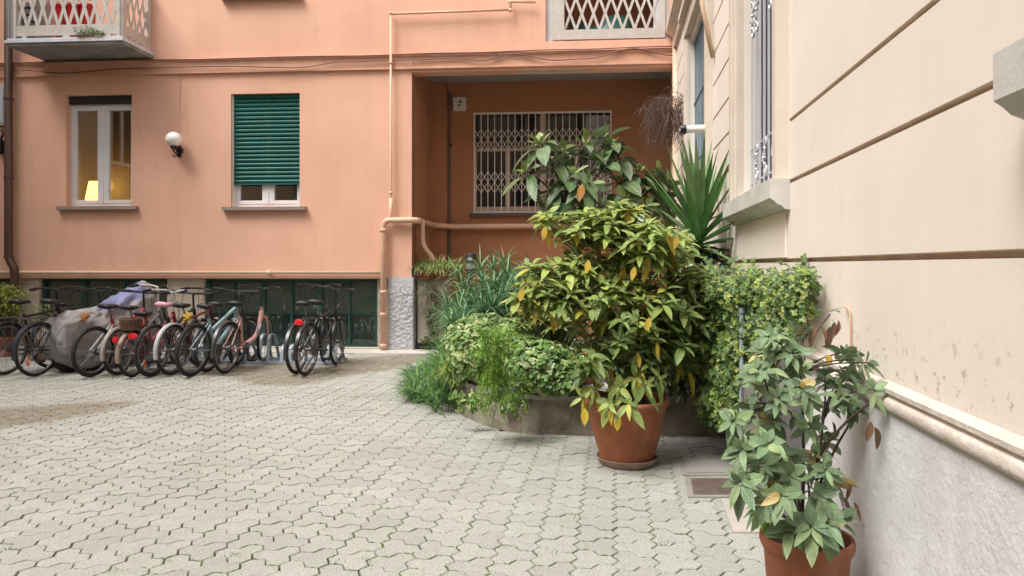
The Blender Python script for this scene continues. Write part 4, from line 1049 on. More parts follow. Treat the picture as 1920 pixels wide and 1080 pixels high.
# ================================================================== PLANTS
UP = Vector((0, 0, 1))
def rv(r=rnd):
    while True:
        v = Vector((r.uniform(-1, 1), r.uniform(-1, 1), r.uniform(-1, 1)))
        if .05 < v.length < 1: return v.normalized()
class Leaves(MB):
    def __init__(s): super().__init__(); s.uv = []; s.col = []
    def leaf(s, p, d, n, L, W, col, bend=.25, fold=.2, seg=4, shape=0, curl=0.):
        d = d.normalized(); sd = d.cross(n)
        if sd.length < 1e-3: sd = d.orthogonal()
        sd.normalize(); n = sd.cross(d).normalized()
        b0 = len(s.v); s.v.append(tuple(p)); s.uv.append((.5, 0)); s.col.append(col)
        for i in range(1, seg + 1):
            t = i / (seg + 1)
            w_ = (math.sin(PI * t ** .85) ** .8 if shape == 0 else math.sin(PI * t ** 1.35) ** .75 if shape == 1 else (1 - t) ** .5 * (1 if t > .1 else .8)) * W / 2
            c = Vector(p) + d * L * t - n * (curl * L * t * t) - UP * (bend * L * t * t)
            up = n * fold * w_ * 1.2
            for sgn, u_ in ((-1, 0), (0, .5), (1, 1)):
                s.v.append(tuple(c + sd * sgn * w_ + (up if sgn else Vector()))); s.uv.append((u_, t)); s.col.append(col)
        tp = Vector(p) + d * L - n * curl * L - UP * bend * L
        s.v.append(tuple(tp)); s.uv.append((.5, 1)); s.col.append(col)
        s.f += [(b0, b0 + 2, b0 + 1), (b0, b0 + 3, b0 + 2)]
        for i in range(seg - 1):
            a = b0 + 1 + 3 * i; s.f += [(a, a + 1, a + 4, a + 3), (a + 1, a + 2, a + 5, a + 4)]
        a = b0 + 1 + 3 * (seg - 1); e = len(s.v) - 1; s.f += [(a, a + 1, e), (a + 1, a + 2, e)]
    def ivy(s, p, n, W, col):
        n = n.normalized(); d = (rv() - UP * .8); d = (d - n * d.dot(n));
        if d.length < .05: d = n.orthogonal()
        d.normalize(); sd = d.cross(n); b0 = len(s.v)
        pts = [(0, -.1), (.32, -.30), (.52, .05), (.25, .18), (.30, .52), (0, .75), (-.30, .52), (-.25, .18), (-.52, .05), (-.32, -.30)]
        s.v.append(tuple(p + d * W * .1 - n * W * .08)); s.uv.append((.5, .3)); s.col.append(col)
        for x, y in pts:
            s.v.append(tuple(p + sd * x * W + d * y * W + n * (abs(x) * .25 - y * y * .2) * W)); s.uv.append((.5 + x, .3 + y)); s.col.append(tuple(c * 1.25 for c in col) if abs(x) > .45 else col)
        for i in range(10): s.f.append((b0, b0 + 1 + i, b0 + 1 + (i + 1) % 10))
    def blade(s, p, d, L, W, col, droop=.8, seg=5, n=None):
        """long strap leaf arching under its weight"""
        d = d.normalized(); sd = d.cross(UP)
        if sd.length < 1e-3: sd = Vector((1, 0, 0))
        sd.normalize(); pos = Vector(p); b0 = len(s.v); dd = d.copy()
        for i in range(seg + 1):
            t = i / seg; w_ = W / 2 * (1 - t ** 2.2) * (.75 + .5 * min(t * 3, 1)) + W * .02
            nn = sd.cross(dd).normalized()
            s.v.append(tuple(pos - sd * w_ + nn * w_ * .5)); s.v.append(tuple(pos)); s.v.append(tuple(pos + sd * w_ + nn * w_ * .5))
            s.uv += [(0, t), (.5, t), (1, t)]; s.col += [col] * 3
            pos = pos + dd * L / seg; dd = (dd - UP * droop / seg * (.4 + 1.2 * t)).normalized()
        for i in range(seg):
            a = b0 + 3 * i; s.f += [(a, a + 1, a + 4, a + 3), (a + 1, a + 2, a + 5, a + 4)]
def vary(c, k=.25, r=rnd):
    f = 1 + r.uniform(-k, k); g = 1 + r.uniform(-k, k) * .35
    return (c[0] * f * g, c[1] * f, c[2] * f / g)
def stem_pts(a, b, sag=.0, wob=.03, n=7):
    a, b = Vector(a), Vector(b); L = (b - a).length; mid = a + (b - a) * .5 + Vector((0, 0, 1)) * L * .12 - Vector((b.x - a.x, b.y - a.y, 0)) * .18
    off = rv() * wob * L
    return [a * (1 - t) ** 2 + (mid + off) * 2 * t * (1 - t) + b * t * t for t in [i / (n - 1) for i in range(n)]]
def inside(c, r, k=.55):
    """random point in the outer shell of an ellipsoid"""
    v = rv(); q = rnd.uniform(k, 1) ; return Vector(c) + Vector((v.x * r[0], v.y * r[1], v.z * r[2])) * q, v

def pot(name, c, rt, rb_, h, label, cat='plant pot', group=None, saucer=False, m_=TERRA, rimh=.05):
    root = empty(name, c); tag(root, label, cat, group)
    m = MB()
    m.lathe((0, 0, 0), [(.001, .0), (rb_ * .93, 0), (rb_, .008), (rb_ * 1.02, h * .12), (rb_ + (rt - rb_) * .58, h * .5), (rb_ + (rt - rb_) * .62, h * .53), (rt * .935, h * .80), (rt * .955, h * .83), (rt * .975, h - rimh - .004), (rt, h - rimh + .002), (rt * 1.035, h - rimh * .6), (rt * 1.035, h - .012), (rt * 1.02, h), (rt * .95, h), (rt * .93, h - .02), (rt * .9, h - .07)], 48)
    m.build('body', m_, root, True)
    m = MB(); n = 28
    m.lathe((0, 0, h - .055), [(rt * .93, -.002)] + [(rt * .93 * k / 6 + .001, .012 * rnd.uniform(-1, 1)) for k in range(5, -1, -1)], n); m.build('soil', SOIL, root, True)
    return root

# ---- near shrub in the pot at lower right
PN = P(1512, 1003, 463); pc = Vector((PN.x, PN.y, 0))
pot('plant_pot', pc, .175, .125, .36, 'terracotta pot at the lower right edge against the grey wall base', group='terracotta pots')
def near_shrub():
    S0 = 463
    root = empty('potted_shrub', pc + Vector((0, 0, .3))); tag(root, 'leggy grey green shrub with some brown leaves in the nearest pot', 'shrub')
    lv = Leaves(); st = MB(); dead = Leaves(); gre = (.135, .22, .105); base = pc + Vector((0, 0, .30)); off = -root.location
    def W(px, py, dz=0): 
        return P(px, py, max(S0 * (1 + dz), (px - 1150) / 1.04 * 1.07))
    tips = [(1385, 905, .12), (1440, 630, .05), (1470, 700, 0), (1402, 705, .06), (1372, 790, .08), (1415, 760, -.03), (1450, 790, .05), (1430, 870, .10), (1470, 850, .06), (1500, 760, .0), (1520, 800, .08),
            (1545, 700, -.05), (1560, 760, -.02), (1585, 660, -.06), (1612, 700, -.08), (1630, 680, -.1), (1640, 730, -.08), (1600, 760, -.05), (1500, 620, -.04), (1440, 690, .06), (1495, 690, .02), (1405, 820, -.05),
            (1480, 890, .10), (1530, 850, .02), (1555, 820, -.05), (1450, 940, .12), (1500, 930, .1), (1540, 930, .1), (1425, 940, 0.), (1570, 900, .0), (1550, 980, .12), (1480, 990, .12), (1575, 970, .03), (1520, 985, .14), (1505, 730, .1), (1545, 745, .06), (1460, 745, .1),
            (1420, 720, .02), (1465, 650, .02), (1390, 760, .0), (1440, 830, .14), (1400, 870, .05), (1570, 720, -.02), (1590, 705, -.03), (1530, 770, .12)]
    tips += [(1432, 655, .02), (1455, 620, .0), (1420, 690, .1), (1485, 660, .05), (1430, 800, .02), (1465, 930, .15), (1550, 880, .1), (1390, 840, .1), (1605, 675, .0), (1580, 740, .02)]
    for bad in ((1500, 760, .0), (1545, 745, .06), (1530, 770, .12), (1500, 930, .1)): tips.remove(bad)
    main = [W(1450, 760), W(1545, 780), W(1500, 700), W(1590, 800, -.04), W(1470, 880), W(1515, 900)]
    for q in main:
        st.tube([x + off for x in stem_pts(base + Vector((rnd.uniform(-.05, .05), rnd.uniform(-.05, .05), 0)), q, wob=.04)], [.0075, .007, .007, .006, .006, .005, .004], 6)
    for (a, b, dz) in tips:
        t = W(a, b, dz); src = min(main + [base], key=lambda q: (q - t).length if q.z < t.z + .05 else 9)
        pts = stem_pts(src, t, wob=.05); st.tube([x + off for x in pts], [.0045, .004, .004, .0035, .003, .003, .0025], 5)
        ax = (pts[-1] - pts[-2]).normalized(); ax = (ax + UP * .5).normalized()
        n = rnd.randint(9, 13); a1 = ax.orthogonal().normalized(); a2 = ax.cross(a1); ph = rnd.uniform(0, 6)
        low = b > 880
        for k in range(n):
            an = ph + k * 2.4; rad = a1 * math.cos(an) + a2 * math.sin(an); el = .1 + .75 * k / n
            d = rad * math.cos(el) + ax * math.sin(el) * .9 + rv() * .45
            L = rnd.uniform(.056, .088) * (1.0 if not low else 1.25) * (1.1 - .35 * k / n)
            c = vary(gre, .22) if rnd.random() > .05 else vary((.34, .27, .10), .3)
            if rnd.random() < .45: c = (c[0] * 1.7, c[1] * 1.5, c[2] * 1.45)
            lv.leaf(t - ax * .028 * (1 - k / n) + rad * .004 + off, d, ax, L, L * rnd.uniform(.36, .52), c, bend=rnd.uniform(.0, .5), curl=rnd.uniform(-.15, .25), fold=rnd.uniform(.05, .3), seg=5)
        for k in range(3):
            i = rnd.randint(3, 5); d = (rv() + ax * .4); lv.leaf(pts[i] + off, d, UP, rnd.uniform(.06, .085), .03, vary(gre, .2), bend=.3, seg=4)
    for (a, b, k) in ((1560, 590, 7), (1520, 585, 3)):
        t = W(a - 4, b, -.04); st.tube([x + off for x in stem_pts(W(1500, 700), t, wob=.02)], .0035, 5)
    t = W(1556, 585, -.04)
    for k in range(4): lv.leaf(t + off, Vector((rnd.uniform(-1, 1), rnd.uniform(-.5, .5), .3)), UP, .065, .025, vary(gre, .1), bend=.35)
    for (x, y, L) in ((1538, 610, .075), (1530, 612, .095), (1556, 612, .09), (1565, 603, .085), (1572, 600, .07), (1548, 625, .07), (1640, 800, .10), (1633, 790, .08), (1580, 930, .11), (1592, 900, .09), (1600, 940, .085), (1560, 790, .06), (1478, 855, .05)):
        p = W(x, y, -.04 if x > 1500 else .1)
        dead.leaf(p + off, Vector((rnd.uniform(-.3, .3), rnd.uniform(-.3, .3), -1)), Vector((rnd.uniform(-1, 1), -1, 0)), L, L * .36, vary((.24, .13, .075), .3), bend=0, fold=.5, curl=rnd.uniform(-.2, .2), seg=5)
    st.tube([x + off for x in stem_pts(W(1520, 890, .02), W(1642, 750, -.08), wob=.02)], .005, 6)
    lv.leaf(W(1552, 665, 0) + off, Vector((.1, -.2, -1)), Vector((.2, -1, 0)), .045, .035, (.75, .42, .02), bend=0)
    lv.build('foliage', L_BAY, root, 'all', fixn=False); dead.build('dead_leaves', leafmat('dead_leaf', .7, trans=.1, rib=.1), root, 'all', fixn=False, label='dry brown hanging leaves'); st.build('stems', BARK, root, 'all')
    # moss tuft
    ms = Leaves(); c = W(1437, 990, .02)
    for _ in range(260):
        p = c + Vector((rnd.gauss(0, .014), rnd.gauss(0, .014), rnd.uniform(-.012, .02))); ms.leaf(p + off, rv() + UP * .7, UP, .014, .005, vary((.13, .25, .03), .3), seg=2)
    ms.build('moss_tuft', L_GRASS, root, 'all', fixn=False)
near_shrub()

# ---- big pot with the aucuba
pb = G(1175, 868); 
pot('plant_pot', pb + Vector((0, 0, .012)), .298, .195, .47, 'large terracotta pot standing in front of the curved planter', group='terracotta pots')
m = MB(); m.lathe((0, 0, 0), [(.001, .0), (.185, 0), (.20, .008), (.228, .055), (.220, .056), (.20, .020), (.19, .011), (.001, .011)], 40); o = m.build('pot_saucer', mat('limed_terracotta', (.30, .17, .13), .85, var=(.38, .30, .26), vscale=9, bump=.3), smooth=True); o.location = pb; tag(o, 'limescaled pinkish saucer under the large terracotta pot', 'saucer')
def aucuba():
    S0 = 256; base = pb + Vector((0, 0, .42)); root = empty('aucuba_shrub', base)
    tag(root, 'big spotted yellow green aucuba bush with yellowing leaves in the large pot', 'shrub'); off = -base
    lv = Leaves(); st = MB()
    blobs = [((1110, 425), .30, .28, .15, 46, 0), ((1215, 455), .36, .32, .20, 56, 0), ((1085, 505), .22, .22, .17, 34, .0), ((1170, 560), .46, .38, .32, 84, 0), ((1270, 580), .30, .32, .32, 50, -.04),
             ((1040, 555), .22, .22, .15, 24, .02), ((1110, 665), .16, .2, .16, 7, .03), ((1270, 660), .22, .25, .22, 12, -.05), ((1190, 640), .4, .33, .26, 50, 0), ((1265, 455), .14, .2, .10, 14, -.04), ((1025, 405), .10, .12, .05, 5, .0), ((1010, 500), .12, .15, .07, 7, .02), ((1310, 600), .14, .2, .12, 12, -.04), ((1300, 520), .12, .2, .10, 10, -.05), ((1160, 395), .2, .2, .07, 12, 0), ((985, 560), .12, .12, .06, 6, .02)]
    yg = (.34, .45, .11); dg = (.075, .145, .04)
    mains = [P(x, y, S0 * (1 + z)) for x, y, z in ((1110, 640, .02), (1150, 600, 0), (1200, 560, -.03), (1240, 620, 0), (1180, 480, 0), (1120, 540, .03), (1255, 540, -.03))]
    for q in mains: st.tube([x + off for x in stem_pts(base + Vector((rnd.uniform(-.14, .14), rnd.uniform(-.1, .1), 0)), q, wob=.04)], [.013, .012, .011, .010, .009, .008, .007], 7)
    def rosette(t, ax, big=1., dark=0., n=None, yellow=.03):
        a1 = ax.orthogonal().normalized(); a2 = ax.cross(a1); ph = rnd.uniform(0, 6)
        n = n or rnd.randint(5, 9)
        for k in range(n):
            an = ph + k * 2.4; rad = a1 * math.cos(an) + a2 * math.sin(an); el = .0 + .8 * k / n
            d = rad * math.cos(el) + ax * math.sin(el); L = rnd.uniform(.07, .165) * big * (1.1 - .35 * k / n)
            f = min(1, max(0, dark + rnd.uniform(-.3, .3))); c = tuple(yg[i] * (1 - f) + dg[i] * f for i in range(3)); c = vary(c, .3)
            r_ = rnd.random()
            if r_ < yellow: c = vary((.62, .42, .03), .2); d = (d * .4 - UP).normalized()
            elif r_ < yellow * 2.2: c = vary((.44, .42, .05), .15)
            lv.leaf(t - ax * .04 * (1 - k / n) + off, d, ax, L, L * rnd.uniform(.30, .42), c, bend=rnd.uniform(.0, .5), fold=rnd.uniform(.05, .4), seg=4, curl=rnd.uniform(-.1, .25))
    for (x, y), rx, ry, rz, n, z in blobs:
        c = P(x, y, S0 * (1 + z))
        for _ in range(int(n * 1.4)):
            p, v = inside(c, (rx, ry, rz), .35)
            if p.z < .50: continue
            if p.x > 1.04 + .1407 * p.y - .08: continue
            shade_f = .15 + .9 * max(0, min(1, (1.45 - p.z) / .8))  # leaves coloured darker lower down for the shaded inside of the bush
            ax = (v * .35 + UP * 1.1 + Vector((0, -.25, 0))).normalized(); src = min(mains, key=lambda q: (q - p).length)
            st.tube([q + off for q in stem_pts(src, p - ax * .04, wob=.06, n=5)], [.005, .0045, .004, .0035, .003], 4, cap=False)
            rosette(p, ax, 1., shade_f)
    # low sprays over the rim
    for x, y, z, dx in ((1100, 745, .05, -.8), (1078, 760, .06, -1), (1150, 740, .06, -.2), (1165, 770, .09, -.1), (1200, 735, .08, .3), (1225, 725, .05, .5), (1130, 770, .08, -.5), (1180, 720, .05, 0)):
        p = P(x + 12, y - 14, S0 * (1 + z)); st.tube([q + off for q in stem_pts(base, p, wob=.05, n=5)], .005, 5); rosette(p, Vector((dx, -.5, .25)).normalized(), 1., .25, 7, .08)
    for x, y in ((1096, 765), (1157, 775)):
        lv.leaf(P(x, y, S0 * 1.08) + off, Vector((0, -.1, -1)), Vector((0, -1, 0)), .12, .055, (.70, .50, .03), bend=0, fold=.2, seg=5)
    for x, y in ((1104, 487), (1022, 425), (980, 540), (1270, 442), (1218, 595), (1190, 500)):
        lv.leaf(P(x, y, S0 * 1.1) + off, Vector((rnd.uniform(-.3, .3), -.1, -1)), Vector((0, -1, .2)), .095, .042, vary((.66, .42, .03), .1), bend=0, fold=.2, seg=5)
    lv.build('foliage', L_AUC, root, 'all', fixn=False); st.build('stems', STEMG, root, 'all', fixn=False)
aucuba()

# ---- second smaller-leaved aucuba branch mass at the left (in the planter)
def side_shrub():
    S0 = 205; base = P(1040, 700, S0); base.z = .36; root = empty('young_aucuba', base); tag(root, 'smaller yellow green leafy shrub left of the big aucuba bush in the planter', 'shrub'); off = -base
    lv = Leaves(); st = MB()
    for (x, y, rx, rz, n) in ((1010, 540, .26, .13, 42), (1060, 590, .26, .2, 40), (985, 590, .2, .12, 16)):
        c = P(x, y, S0)
        for _ in range(n):
            p, v = inside(c, (rx, .25, rz), .3); ax = (v * .5 + UP).normalized(); st.tube([q + off for q in stem_pts(base, p, wob=.05, n=5)], .004, 4, cap=False)
            a1 = ax.orthogonal().normalized(); a2 = ax.cross(a1)
            for k in range(6):
                an = k * 2.4; rad = a1 * math.cos(an) + a2 * math.sin(an); L = rnd.uniform(.07, .12)
                lv.leaf(p + off, rad + ax * .3, ax, L, L * .35, vary((.24, .31, .07) if rnd.random() > .03 else (.6, .42, .04), .2), bend=rnd.uniform(.2, .6), seg=3)
    lv.build('foliage', L_AUC, root, 'all', fixn=False); st.build('stems', STEMG, root, 'all', fixn=False)
side_shrub()

# ---- loquat
def loquat():
    S0 = 196; base = P(1140, 720, S0); base.z = .36; root = empty('loquat_tree', base); tag(root, 'small tree with large glossy ribbed leaves rising above the aucuba bush', 'tree'); off = -base
    lv = Leaves(); st = MB(); fl = MB()
    hub = [P(1120, 450, S0), P(1060, 400, S0), P(1180, 400, S0 * .98)]
    for q in hub: st.tube([x + off for x in stem_pts(base, q, wob=.03)], [.022, .020, .018, .016, .014, .012, .010], 8)
    tips = [(1013, 268, 1.02), (985, 320, 1.03), (1035, 300, 1.0), (1098, 270, 1.0), (1075, 325, 1.03), (1040, 355, 1.02), (1125, 300, .99), (1160, 290, .97), (1105, 345, 1.04), (1160, 335, 1.0), (1195, 320, .98), (1175, 370, 1.02),
            (1215, 350, .97), (1235, 330, .96), (1090, 385, 1.04), (1210, 385, 1.0), (1245, 375, .95), (1020, 390, 1.0), (1140, 395, 1.03), (1255, 345, .95), (1062, 285, .98), (1130, 255, .97), (1148, 268, .99)]
    for i, (x, y, k) in enumerate(tips):
        t = P(x, y, S0 * k); src = min(hub, key=lambda q: (q - t).length); pts = stem_pts(src, t, wob=.05); st.tube([q + off for q in pts], [.010, .010, .009, .009, .008, .007, .006], 6)
        ax = ((pts[-1] - pts[-2]).normalized() + UP * .6).normalized(); a1 = ax.orthogonal().normalized(); a2 = ax.cross(a1); ph = rnd.uniform(0, 6); n = rnd.randint(10, 14)
        for j in range(n):
            an = ph + j * 2.4; rad = a1 * math.cos(an) + a2 * math.sin(an); el = -.2 + 1.15 * j / n; young = j > n * .55
            d = rad * math.cos(el) + ax * math.sin(el); L = rnd.uniform(.20, .33) * (.55 if young else 1)
            c = vary((.17, .24, .055), .2) if young else vary((.07, .13, .045), .35)
            if not young and rnd.random() < .4: c = vary((.12, .18, .09), .3)
            lv.leaf(t - ax * .06 * (1 - j / n) + off, d, ax, L, L * rnd.uniform(.36, .46), c, bend=rnd.uniform(.0, .15) if young else rnd.uniform(.2, .8), fold=rnd.uniform(.1, .35), seg=6, shape=1)
        if i in (0, 3, 10, 13, 9):
            for _ in range(26): fl.sphere(t + off + Vector((rnd.gauss(0, .018), rnd.gauss(0, .018), rnd.uniform(.01, .06))), .007, 5)
    lv.leaf(P(1092, 345, S0 * 1.06) + off, Vector((-.2, -.2, -1)), Vector((0, -1, .2)), .17, .07, (.5, .2, .03), bend=0, seg=5)
    lv.build('foliage', L_GLOSS, root, 'all', fixn=False); st.build('trunk', BARK, root, 'all', fixn=False)
    fl.build('flower_buds', mat('buds', (.55, .48, .30), .8), root, 'all', fixn=False)
loquat()

# ---- yucca
def yucca():
    S0 = 205; c = P(1310, 455, S0); base = Vector((c.x, c.y, .36)); root = empty('yucca', base); tag(root, 'yucca with stiff sword leaves against the corner of the cream wall', 'plant'); off = -base
    lv = Leaves(); st = MB(); st.tube([base + off, base + off + Vector((.02, 0, .6)), c + off], [.05, .045, .04], 10)
    for k in range(66):
        t = k / 66; an = k * 2.4; el = R(-25 + 108 * t + rnd.uniform(-6, 6)); d = Vector((math.cos(an) * math.cos(el), math.sin(an) * math.cos(el), math.sin(el)))
        d.x *= .62 if d.x > 0 else .8
        L = rnd.uniform(.72, 1.0) * (1 if t > .3 else .72)
        lv.blade(c + UP * (.16 * t - .08) + d * .03 + off, d, L, rnd.uniform(.05, .066), vary((.075, .19, .05) if rnd.random() > .3 else (.15, .25, .10), .25), droop=.05 if t > .3 else .45, seg=5)
    lv.build('foliage', L_GRASS, root, 'all', fixn=False); st.build('trunk', BARK, root, 'all')
yucca()
def under_yucca():
    S0 = 205; base = P(1345, 560, S0); base.z = .36; root = empty('arching_leaf_plant', base); tag(root, 'dark arching strap leaf plant below the yucca', 'plant'); off = -base; lv = Leaves()
    c = P(1335, 470, S0)
    for k in range(60):
        an = rnd.uniform(0, 2 * PI); d = Vector((math.cos(an), math.sin(an), rnd.uniform(.2, 1))); d.x *= .7; lv.blade(c + Vector((0, 0, -.12)) + off, d, rnd.uniform(.2, .38), .024, vary((.06, .10, .045) if rnd.random() > .15 else (.09, .05, .03), .25), droop=1.8)
    st = MB(); st.tube([Vector((0, 0, 0)), c + off - Vector((0, 0, .1))], .025, 6)
    lv.build('foliage', L_GRASS, root, 'all', fixn=False); st.build('stems', BARK, root)
under_yucca()

# ---- planter
def planter():
    root = empty('planter', G(960, 815)); tag(root, 'curved raised planter with rough wall and slate coping', 'planter'); off = -root.location
    loop = [Vector(q) for q in PL_LOOP]
    n = len(loop); hz = .33; m = MB()
    ctr = sum(loop, Vector((0, 0))) / n
    def ins(k):
        r = []
        for i in range(n):
            a, b, c = loop[i - 1], loop[i], loop[(i + 1) % n]; e1 = (b - a).normalized(); e2 = (c - b).normalized(); q = Vector((-e1.y, e1.x)) + Vector((-e2.y, e2.x)); r.append(b + q.normalized() * k)
        return r
    def ring(mm, ro, ri, z0, z1):
        vs = [(*p, z) for z in (z0, z1) for p in ro] + [(*p, z) for z in (z0, z1) for p in ri]; vs = [Vector(v) + off for v in vs]; fs = []
        for i in range(n):
            j = (i + 1) % n; fs += [(i, j, n + j, n + i), (2 * n + i, 3 * n + i, 3 * n + j, 2 * n + j), (n + i, n + j, 3 * n + j, 3 * n + i), (i, 2 * n + i, 2 * n + j, j)]
        mm.add(vs, fs)
    ring(m, loop, ins(.14), 0, hz - .03); m.build('wall', PLANTERW, root)
    m = MB(); ring(m, ins(-.018), ins(.30), hz - .029, hz + .012); m.build('coping', COPING, root)
    m = MB(); r_ = ins(.13); m.add([Vector((*p, hz - .05)) + off for p in r_], [tuple(range(n))]); m.build('soil', SOIL, root)
planter()

# ---- ivy helpers
def blob_ivy(lv, blobs, off, W, cols, k=.75, holes=0):
    for c, r, n in blobs:
        for _ in range(n):
            v = rv()
            if v.y > .6: v.y *= -1
            q = rnd.uniform(k, 1.03) * (1 + .13 * noise.noise(Vector(c) + v * 3)); p = Vector(c) + Vector((v.x * r[0], v.y * r[1], v.z * r[2])) * q
            lv.ivy(p + off, (v + UP * .6 + rv() * .6 + Vector((0, -.25, 0))), rnd.uniform(*W), vary(rnd.choice(cols), .25))
# variegated ivy mound on the planter edge
def ivy_mound():
    base = P(1000, 745, 212); base.z = .34; root = empty('ivy_mound', base); tag(root, 'variegated pale green ivy mound on the planter edge', 'ivy'); off = -base; lv = Leaves()
    cols = [(.16, .28, .06), (.26, .34, .11), (.10, .20, .04), (.38, .42, .20), (.07, .15, .03), (.12, .24, .04)]
    bl = [(P(1020, 690, 213), (.36, .3, .24), 1300), (P(900, 660, 198), (.30, .35, .28), 900), (P(960, 640, 190), (.45, .4, .24), 1100), (P(1060, 710, 218), (.15, .2, .13), 300), (P(870, 690, 192), (.16, .25, .16), 350), (P(905, 620, 180), (.28, .3, .18), 500), (P(980, 650, 200), (.3, .3, .2), 500), (P(870, 640, 185), (.22, .25, .2), 500)]
    blob_ivy(lv, bl, off, (.045, .075), cols, .7)
    for px in (950, 975, 1000, 1030, 868, 885):   # trails over the edge
        p = P(px, 735, 216)
        for _ in range(36): lv.ivy(p + Vector((rnd.gauss(0, .05), rnd.uniform(-.05, .03), -rnd.uniform(0, .16))) + off, Vector((0, -1, .4)) + rv() * .5, rnd.uniform(.04, .065), vary(rnd.choice(cols), .2))
    lv.build('foliage', L_IVY, root, 'all', fixn=False)
    st = MB()
    for _ in range(60): st.tube([base + off, rv() * .1 + Vector((0, 0, .15)), Vector((rnd.uniform(-.6, .4), rnd.uniform(-.2, .3), rnd.uniform(.1, .5)))], .003, 4, cap=False)
    st.build('stems', BARK, root, fixn=False)
ivy_mound()
# asparagus fern
def asparagus():
    base = P(930, 690, 217); root = empty('asparagus_fern', base); tag(root, 'feathery bright green asparagus fern spilling over the planter wall', 'fern'); off = -base; lv = Leaves(); st = MB()
    for k in range(230):
        hang = k < 120
        a = P(rnd.uniform(905, 960), rnd.uniform(620, 680) if not hang else rnd.uniform(680, 745), 226 + rnd.uniform(0, 10))
        d = Vector((rnd.uniform(-.7, .7), rnd.uniform(-1, .1), rnd.uniform(-.3, .9) if not hang else rnd.uniform(-1, .1))).normalized(); L = rnd.uniform(.12, .22)
        pts = [a + d * L * t - UP * (.5 * L * t * t) for t in (0, .25, .5, .75, 1)]
        pts = [Vector((p.x, p.y, max(p.z, .03))) for p in pts]
        st.tube([p + off for p in pts], .0016, 3, cap=False)
        for i in range(40):
            t = i / 40; q = pts[0] + (pts[-1] - pts[0]) * t - UP * (.5 * L * (t * t - t)); 
            lv.leaf(q + off, rv() * .8 + d * .5, UP, rnd.uniform(.018, .036), .0055, vary((.22, .42, .035), .3), bend=.1, seg=1)
    lv.build('foliage', L_GRASS, root, 'all', fixn=False); st.build('stems', STEMG, root, fixn=False)
asparagus()
# lilyturf clump on the ground
def turf():
    base = G(810, 762); root = empty('lilyturf_clump', base); tag(root, 'dark green grassy clump growing on the ground beside the planter', 'plant'); off = -base; lv = Leaves()
    for k in range(2300):
        x = rnd.uniform(772, 872); lo = 770 if x > 815 else 752 ; y = rnd.uniform(664 if x > 812 else 705 - (x - 772) * .6, min(lo, 770))
        p = G(x, y + 4)
        if x > 822: p.z = rnd.uniform(0, .32)
        an = rnd.uniform(0, 2 * PI); d = Vector((math.cos(an), math.sin(an) - .3, rnd.uniform(.6, 1.8)))
        lv.blade(p + off, d, rnd.uniform(.22, .38), rnd.uniform(.011, .017), vary(rnd.choice([(.08, .20, .04), (.13, .27, .06), (.06, .14, .05)]), .3), droop=2.2, seg=5)
    lv.build('foliage', L_GRASS, root, 'all', fixn=False)
turf()
def yellow_turf():
    base = P(860, 690, 190); root = empty('sedge_tuft', base); tag(root, 'yellow green arching grass tuft between the lilyturf and the ivy', 'plant'); off = -base; lv = Leaves()
    for k in range(260):
        p = P(rnd.gauss(865, 12), rnd.gauss(700, 12), 192); an = rnd.uniform(0, 2 * PI); d = Vector((math.cos(an), math.sin(an) - .5, rnd.uniform(.3, 1.4)))
        lv.blade(p + off, d, rnd.uniform(.18, .34), .009, vary((.26, .30, .05), .3), droop=2.4)
    lv.build('foliage', L_GRASS, root, 'all', fixn=False)
yellow_turf()
# blue green tree aloe
def aloe():
    base = P(880, 640, 162); base.z = .34; root = empty('tree_aloe', base); tag(root, 'blue green spiky aloe thicket in the back of the planter', 'plant'); off = -base; lv = Leaves(); st = MB()
    heads = [(870, 545, 160), (862, 590, 165), (880, 600, 168), (905, 535, 155), (925, 545, 158), (925, 510, 150), (950, 530, 155), (890, 570, 162), (945, 570, 165), (905, 590, 168), (850, 620, 168), (870, 570, 155), (965, 555, 160), (925, 590, 170), (985, 575, 160), (860, 520, 150), (975, 530, 150), (840, 585, 158), (900, 510, 148), (945, 500, 148), (1000, 545, 150)]
    for _ in range(34):
        x = rnd.uniform(838, 1010); heads.append((x, rnd.uniform(max(515, 600 - (x - 838) * .6), 635 if x < 900 else 590), rnd.uniform(152, 176)))
    for x, y, s in heads:
        c = P(x, y, s); st.tube([Vector((c.x, c.y + .1, .34)) + off, c + off], [.02, .014], 6)
        for k in range(22):
            an = k * 2.4 + x; el = R(-10 + 80 * k / 22 + rnd.uniform(-10, 10)); d = Vector((math.cos(an) * math.cos(el), math.sin(an) * math.cos(el), math.sin(el)))
            lv.blade(c + UP * .06 * k / 26 + off, d, rnd.uniform(.22, .42), rnd.uniform(.014, .022), vary((.14, .29, .13) if rnd.random() > .25 else (.10, .20, .08), .35), droop=rnd.uniform(.9, 2.0), seg=5)
    lv.build('foliage', L_GRASS, root, 'all', fixn=False); st.build('stems', BARK, root, 'all')
aloe()
